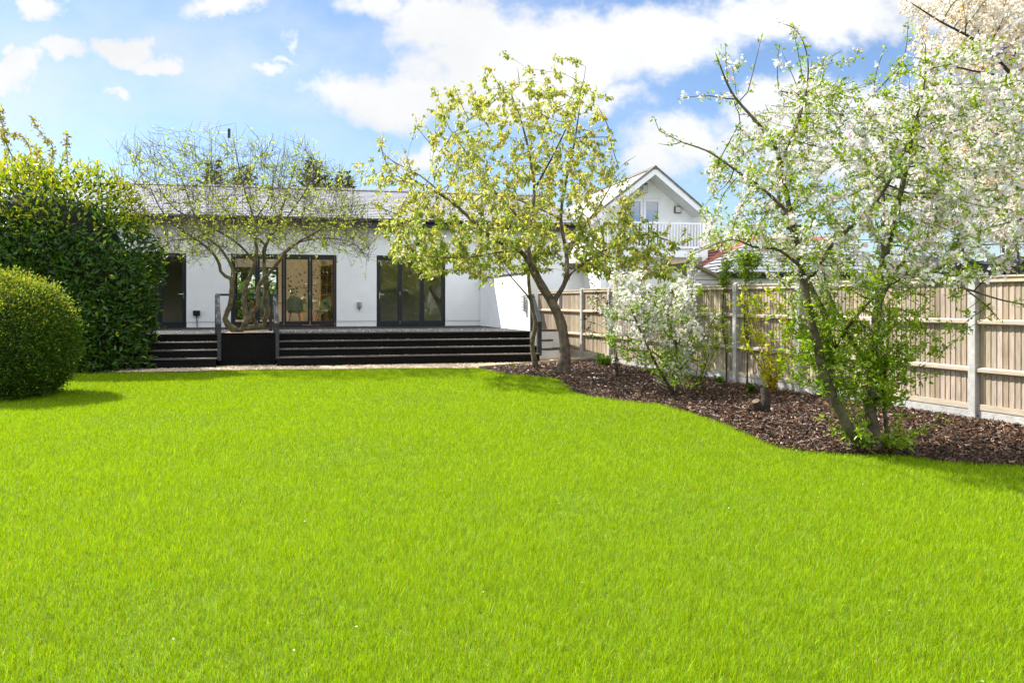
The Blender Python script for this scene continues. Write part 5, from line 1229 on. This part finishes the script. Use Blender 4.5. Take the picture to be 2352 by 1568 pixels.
wv = N(nt, 'ShaderNodeVectorMath', operation='ADD'); L(wv2.outputs[0], wv.inputs[0]); wv.inputs[1].default_value = (-.0425, -.03, 0)
wp = N(nt, 'ShaderNodeVectorMath', operation='ADD'); L(cmb.outputs[0], wp.inputs[0]); L(wv.outputs[0], wp.inputs[1])
dens = None
for (px, py, rx, ry, amp) in CLOUDS:
    sb = N(nt, 'ShaderNodeVectorMath', operation='SUBTRACT'); L(wp.outputs[0], sb.inputs[0]); sb.inputs[1].default_value = ((px - CX) / F, (HY - py) / F, 0)
    ml = N(nt, 'ShaderNodeVectorMath', operation='MULTIPLY'); L(sb.outputs[0], ml.inputs[0]); ml.inputs[1].default_value = (F / rx, F / ry, 0)
    ln = N(nt, 'ShaderNodeVectorMath', operation='LENGTH'); L(ml.outputs[0], ln.inputs[0])
    v = MT('MULTIPLY', MT('SUBTRACT', 1.0, ln.outputs['Value']), amp)
    dens = v if dens is None else MT('SMOOTH_MAX', dens, v, .12)
f1 = noise(8, 10, .64, (1.3, .4, 0), (1, 1.25, 1)); f2 = noise(2.6, 6, .6, (7, 2, 0), (1, 1.6, 1))
d2 = MT('MULTIPLY_ADD', MT('SUBTRACT', f1.outputs[0], .5), 1.7, dens)
# broken cloud in the rest of the sky, behind the viewer, made brighter to lift the shaded wall
back = MT('MULTIPLY', MT('SUBTRACT', f2.outputs[0], .40), 3.0)
isb = MT('LESS_THAN', sp.outputs['Y'], .1)
d3 = MT('ADD', MT('MULTIPLY', d2, MT('SUBTRACT', 1, isb)), MT('MULTIPLY', back, isb))
mask = N(nt, 'ShaderNodeMapRange', interpolation_type='SMOOTHSTEP'); mask.inputs[1].default_value = -.12; mask.inputs[2].default_value = .48; L(d3, mask.inputs[0])
thin_ = N(nt, 'ShaderNodeMapRange', interpolation_type='SMOOTHSTEP'); thin_.inputs[1].default_value = .42; thin_.inputs[2].default_value = .75; thin_.inputs[4].default_value = .5; L(f2.outputs[0], thin_.inputs[0])
mk = MT('MULTIPLY', MT('MAXIMUM', mask.outputs[0], thin_.outputs[0]), MT('GREATER_THAN', sp.outputs['Z'], -.02))
shade = N(nt, 'ShaderNodeMapRange'); shade.inputs[1].default_value = .35; shade.inputs[2].default_value = .7; shade.inputs[3].default_value = 1.0; shade.inputs[4].default_value = .80; f3 = noise(4.2, 5, .5, (2.2, 5, 0)); L(f3.outputs[0], shade.inputs[0])
cc = N(nt, 'ShaderNodeVectorMath', operation='SCALE'); cc.inputs[0].default_value = tuple(np.array((.97, .985, 1.0)) * CLOUD_V / SKY_S); L(MT('MULTIPLY', shade.outputs[0], MT('MULTIPLY_ADD', isb, BACK_V / CLOUD_V - 1, 1)), cc.inputs['Scale'])
sk = N(nt, 'ShaderNodeVectorMath', operation='MULTIPLY'); L(sky.outputs[0], sk.inputs[0]); sk.inputs[1].default_value = SKY_TINT
bt = N(nt, 'ShaderNodeMix', data_type='RGBA'); L(isb, bt.inputs['Factor']); bt.inputs['A'].default_value = (1, 1, 1, 1); bt.inputs['B'].default_value = (*BACK_SKY, 1)
sk2 = N(nt, 'ShaderNodeVectorMath', operation='MULTIPLY'); L(sk.outputs[0], sk2.inputs[0]); L(bt.outputs['Result'], sk2.inputs[1]); sk = sk2
mx = N(nt, 'ShaderNodeMix', data_type='RGBA'); L(mk, mx.inputs['Factor']); L(sk.outputs[0], mx.inputs['A']); L(cc.outputs[0], mx.inputs['B'])
L(mx.outputs['Result'], bg.inputs['Color'])
cd = bpy.data.cameras.new('camera'); co = bpy.data.objects.new('camera', cd); COL.objects.link(co)
co.location = (0, 0, CH); co.rotation_euler = (PI / 2, 0, 0); cd.sensor_width = 36; cd.lens = F / 2352 * 36; cd.shift_y = (HY - 784) / 2352; cd.clip_start = .05; cd.clip_end = 2000
SC.camera = co
vs = SC.view_settings; vs.view_transform = 'Standard'; vs.look = 'None'; vs.exposure = EXPO; vs.gamma = 1; vs.use_curve_mapping = False
SC.cycles.max_bounces = 10; SC.cycles.diffuse_bounces = 4; SC.cycles.transmission_bounces = 6; SC.cycles.transparent_max_bounces = 24; SC.cycles.glossy_bounces = 4
SC.cycles.sample_clamp_indirect = 6; SC.cycles.use_denoising = True
SC.render.film_transparent = False
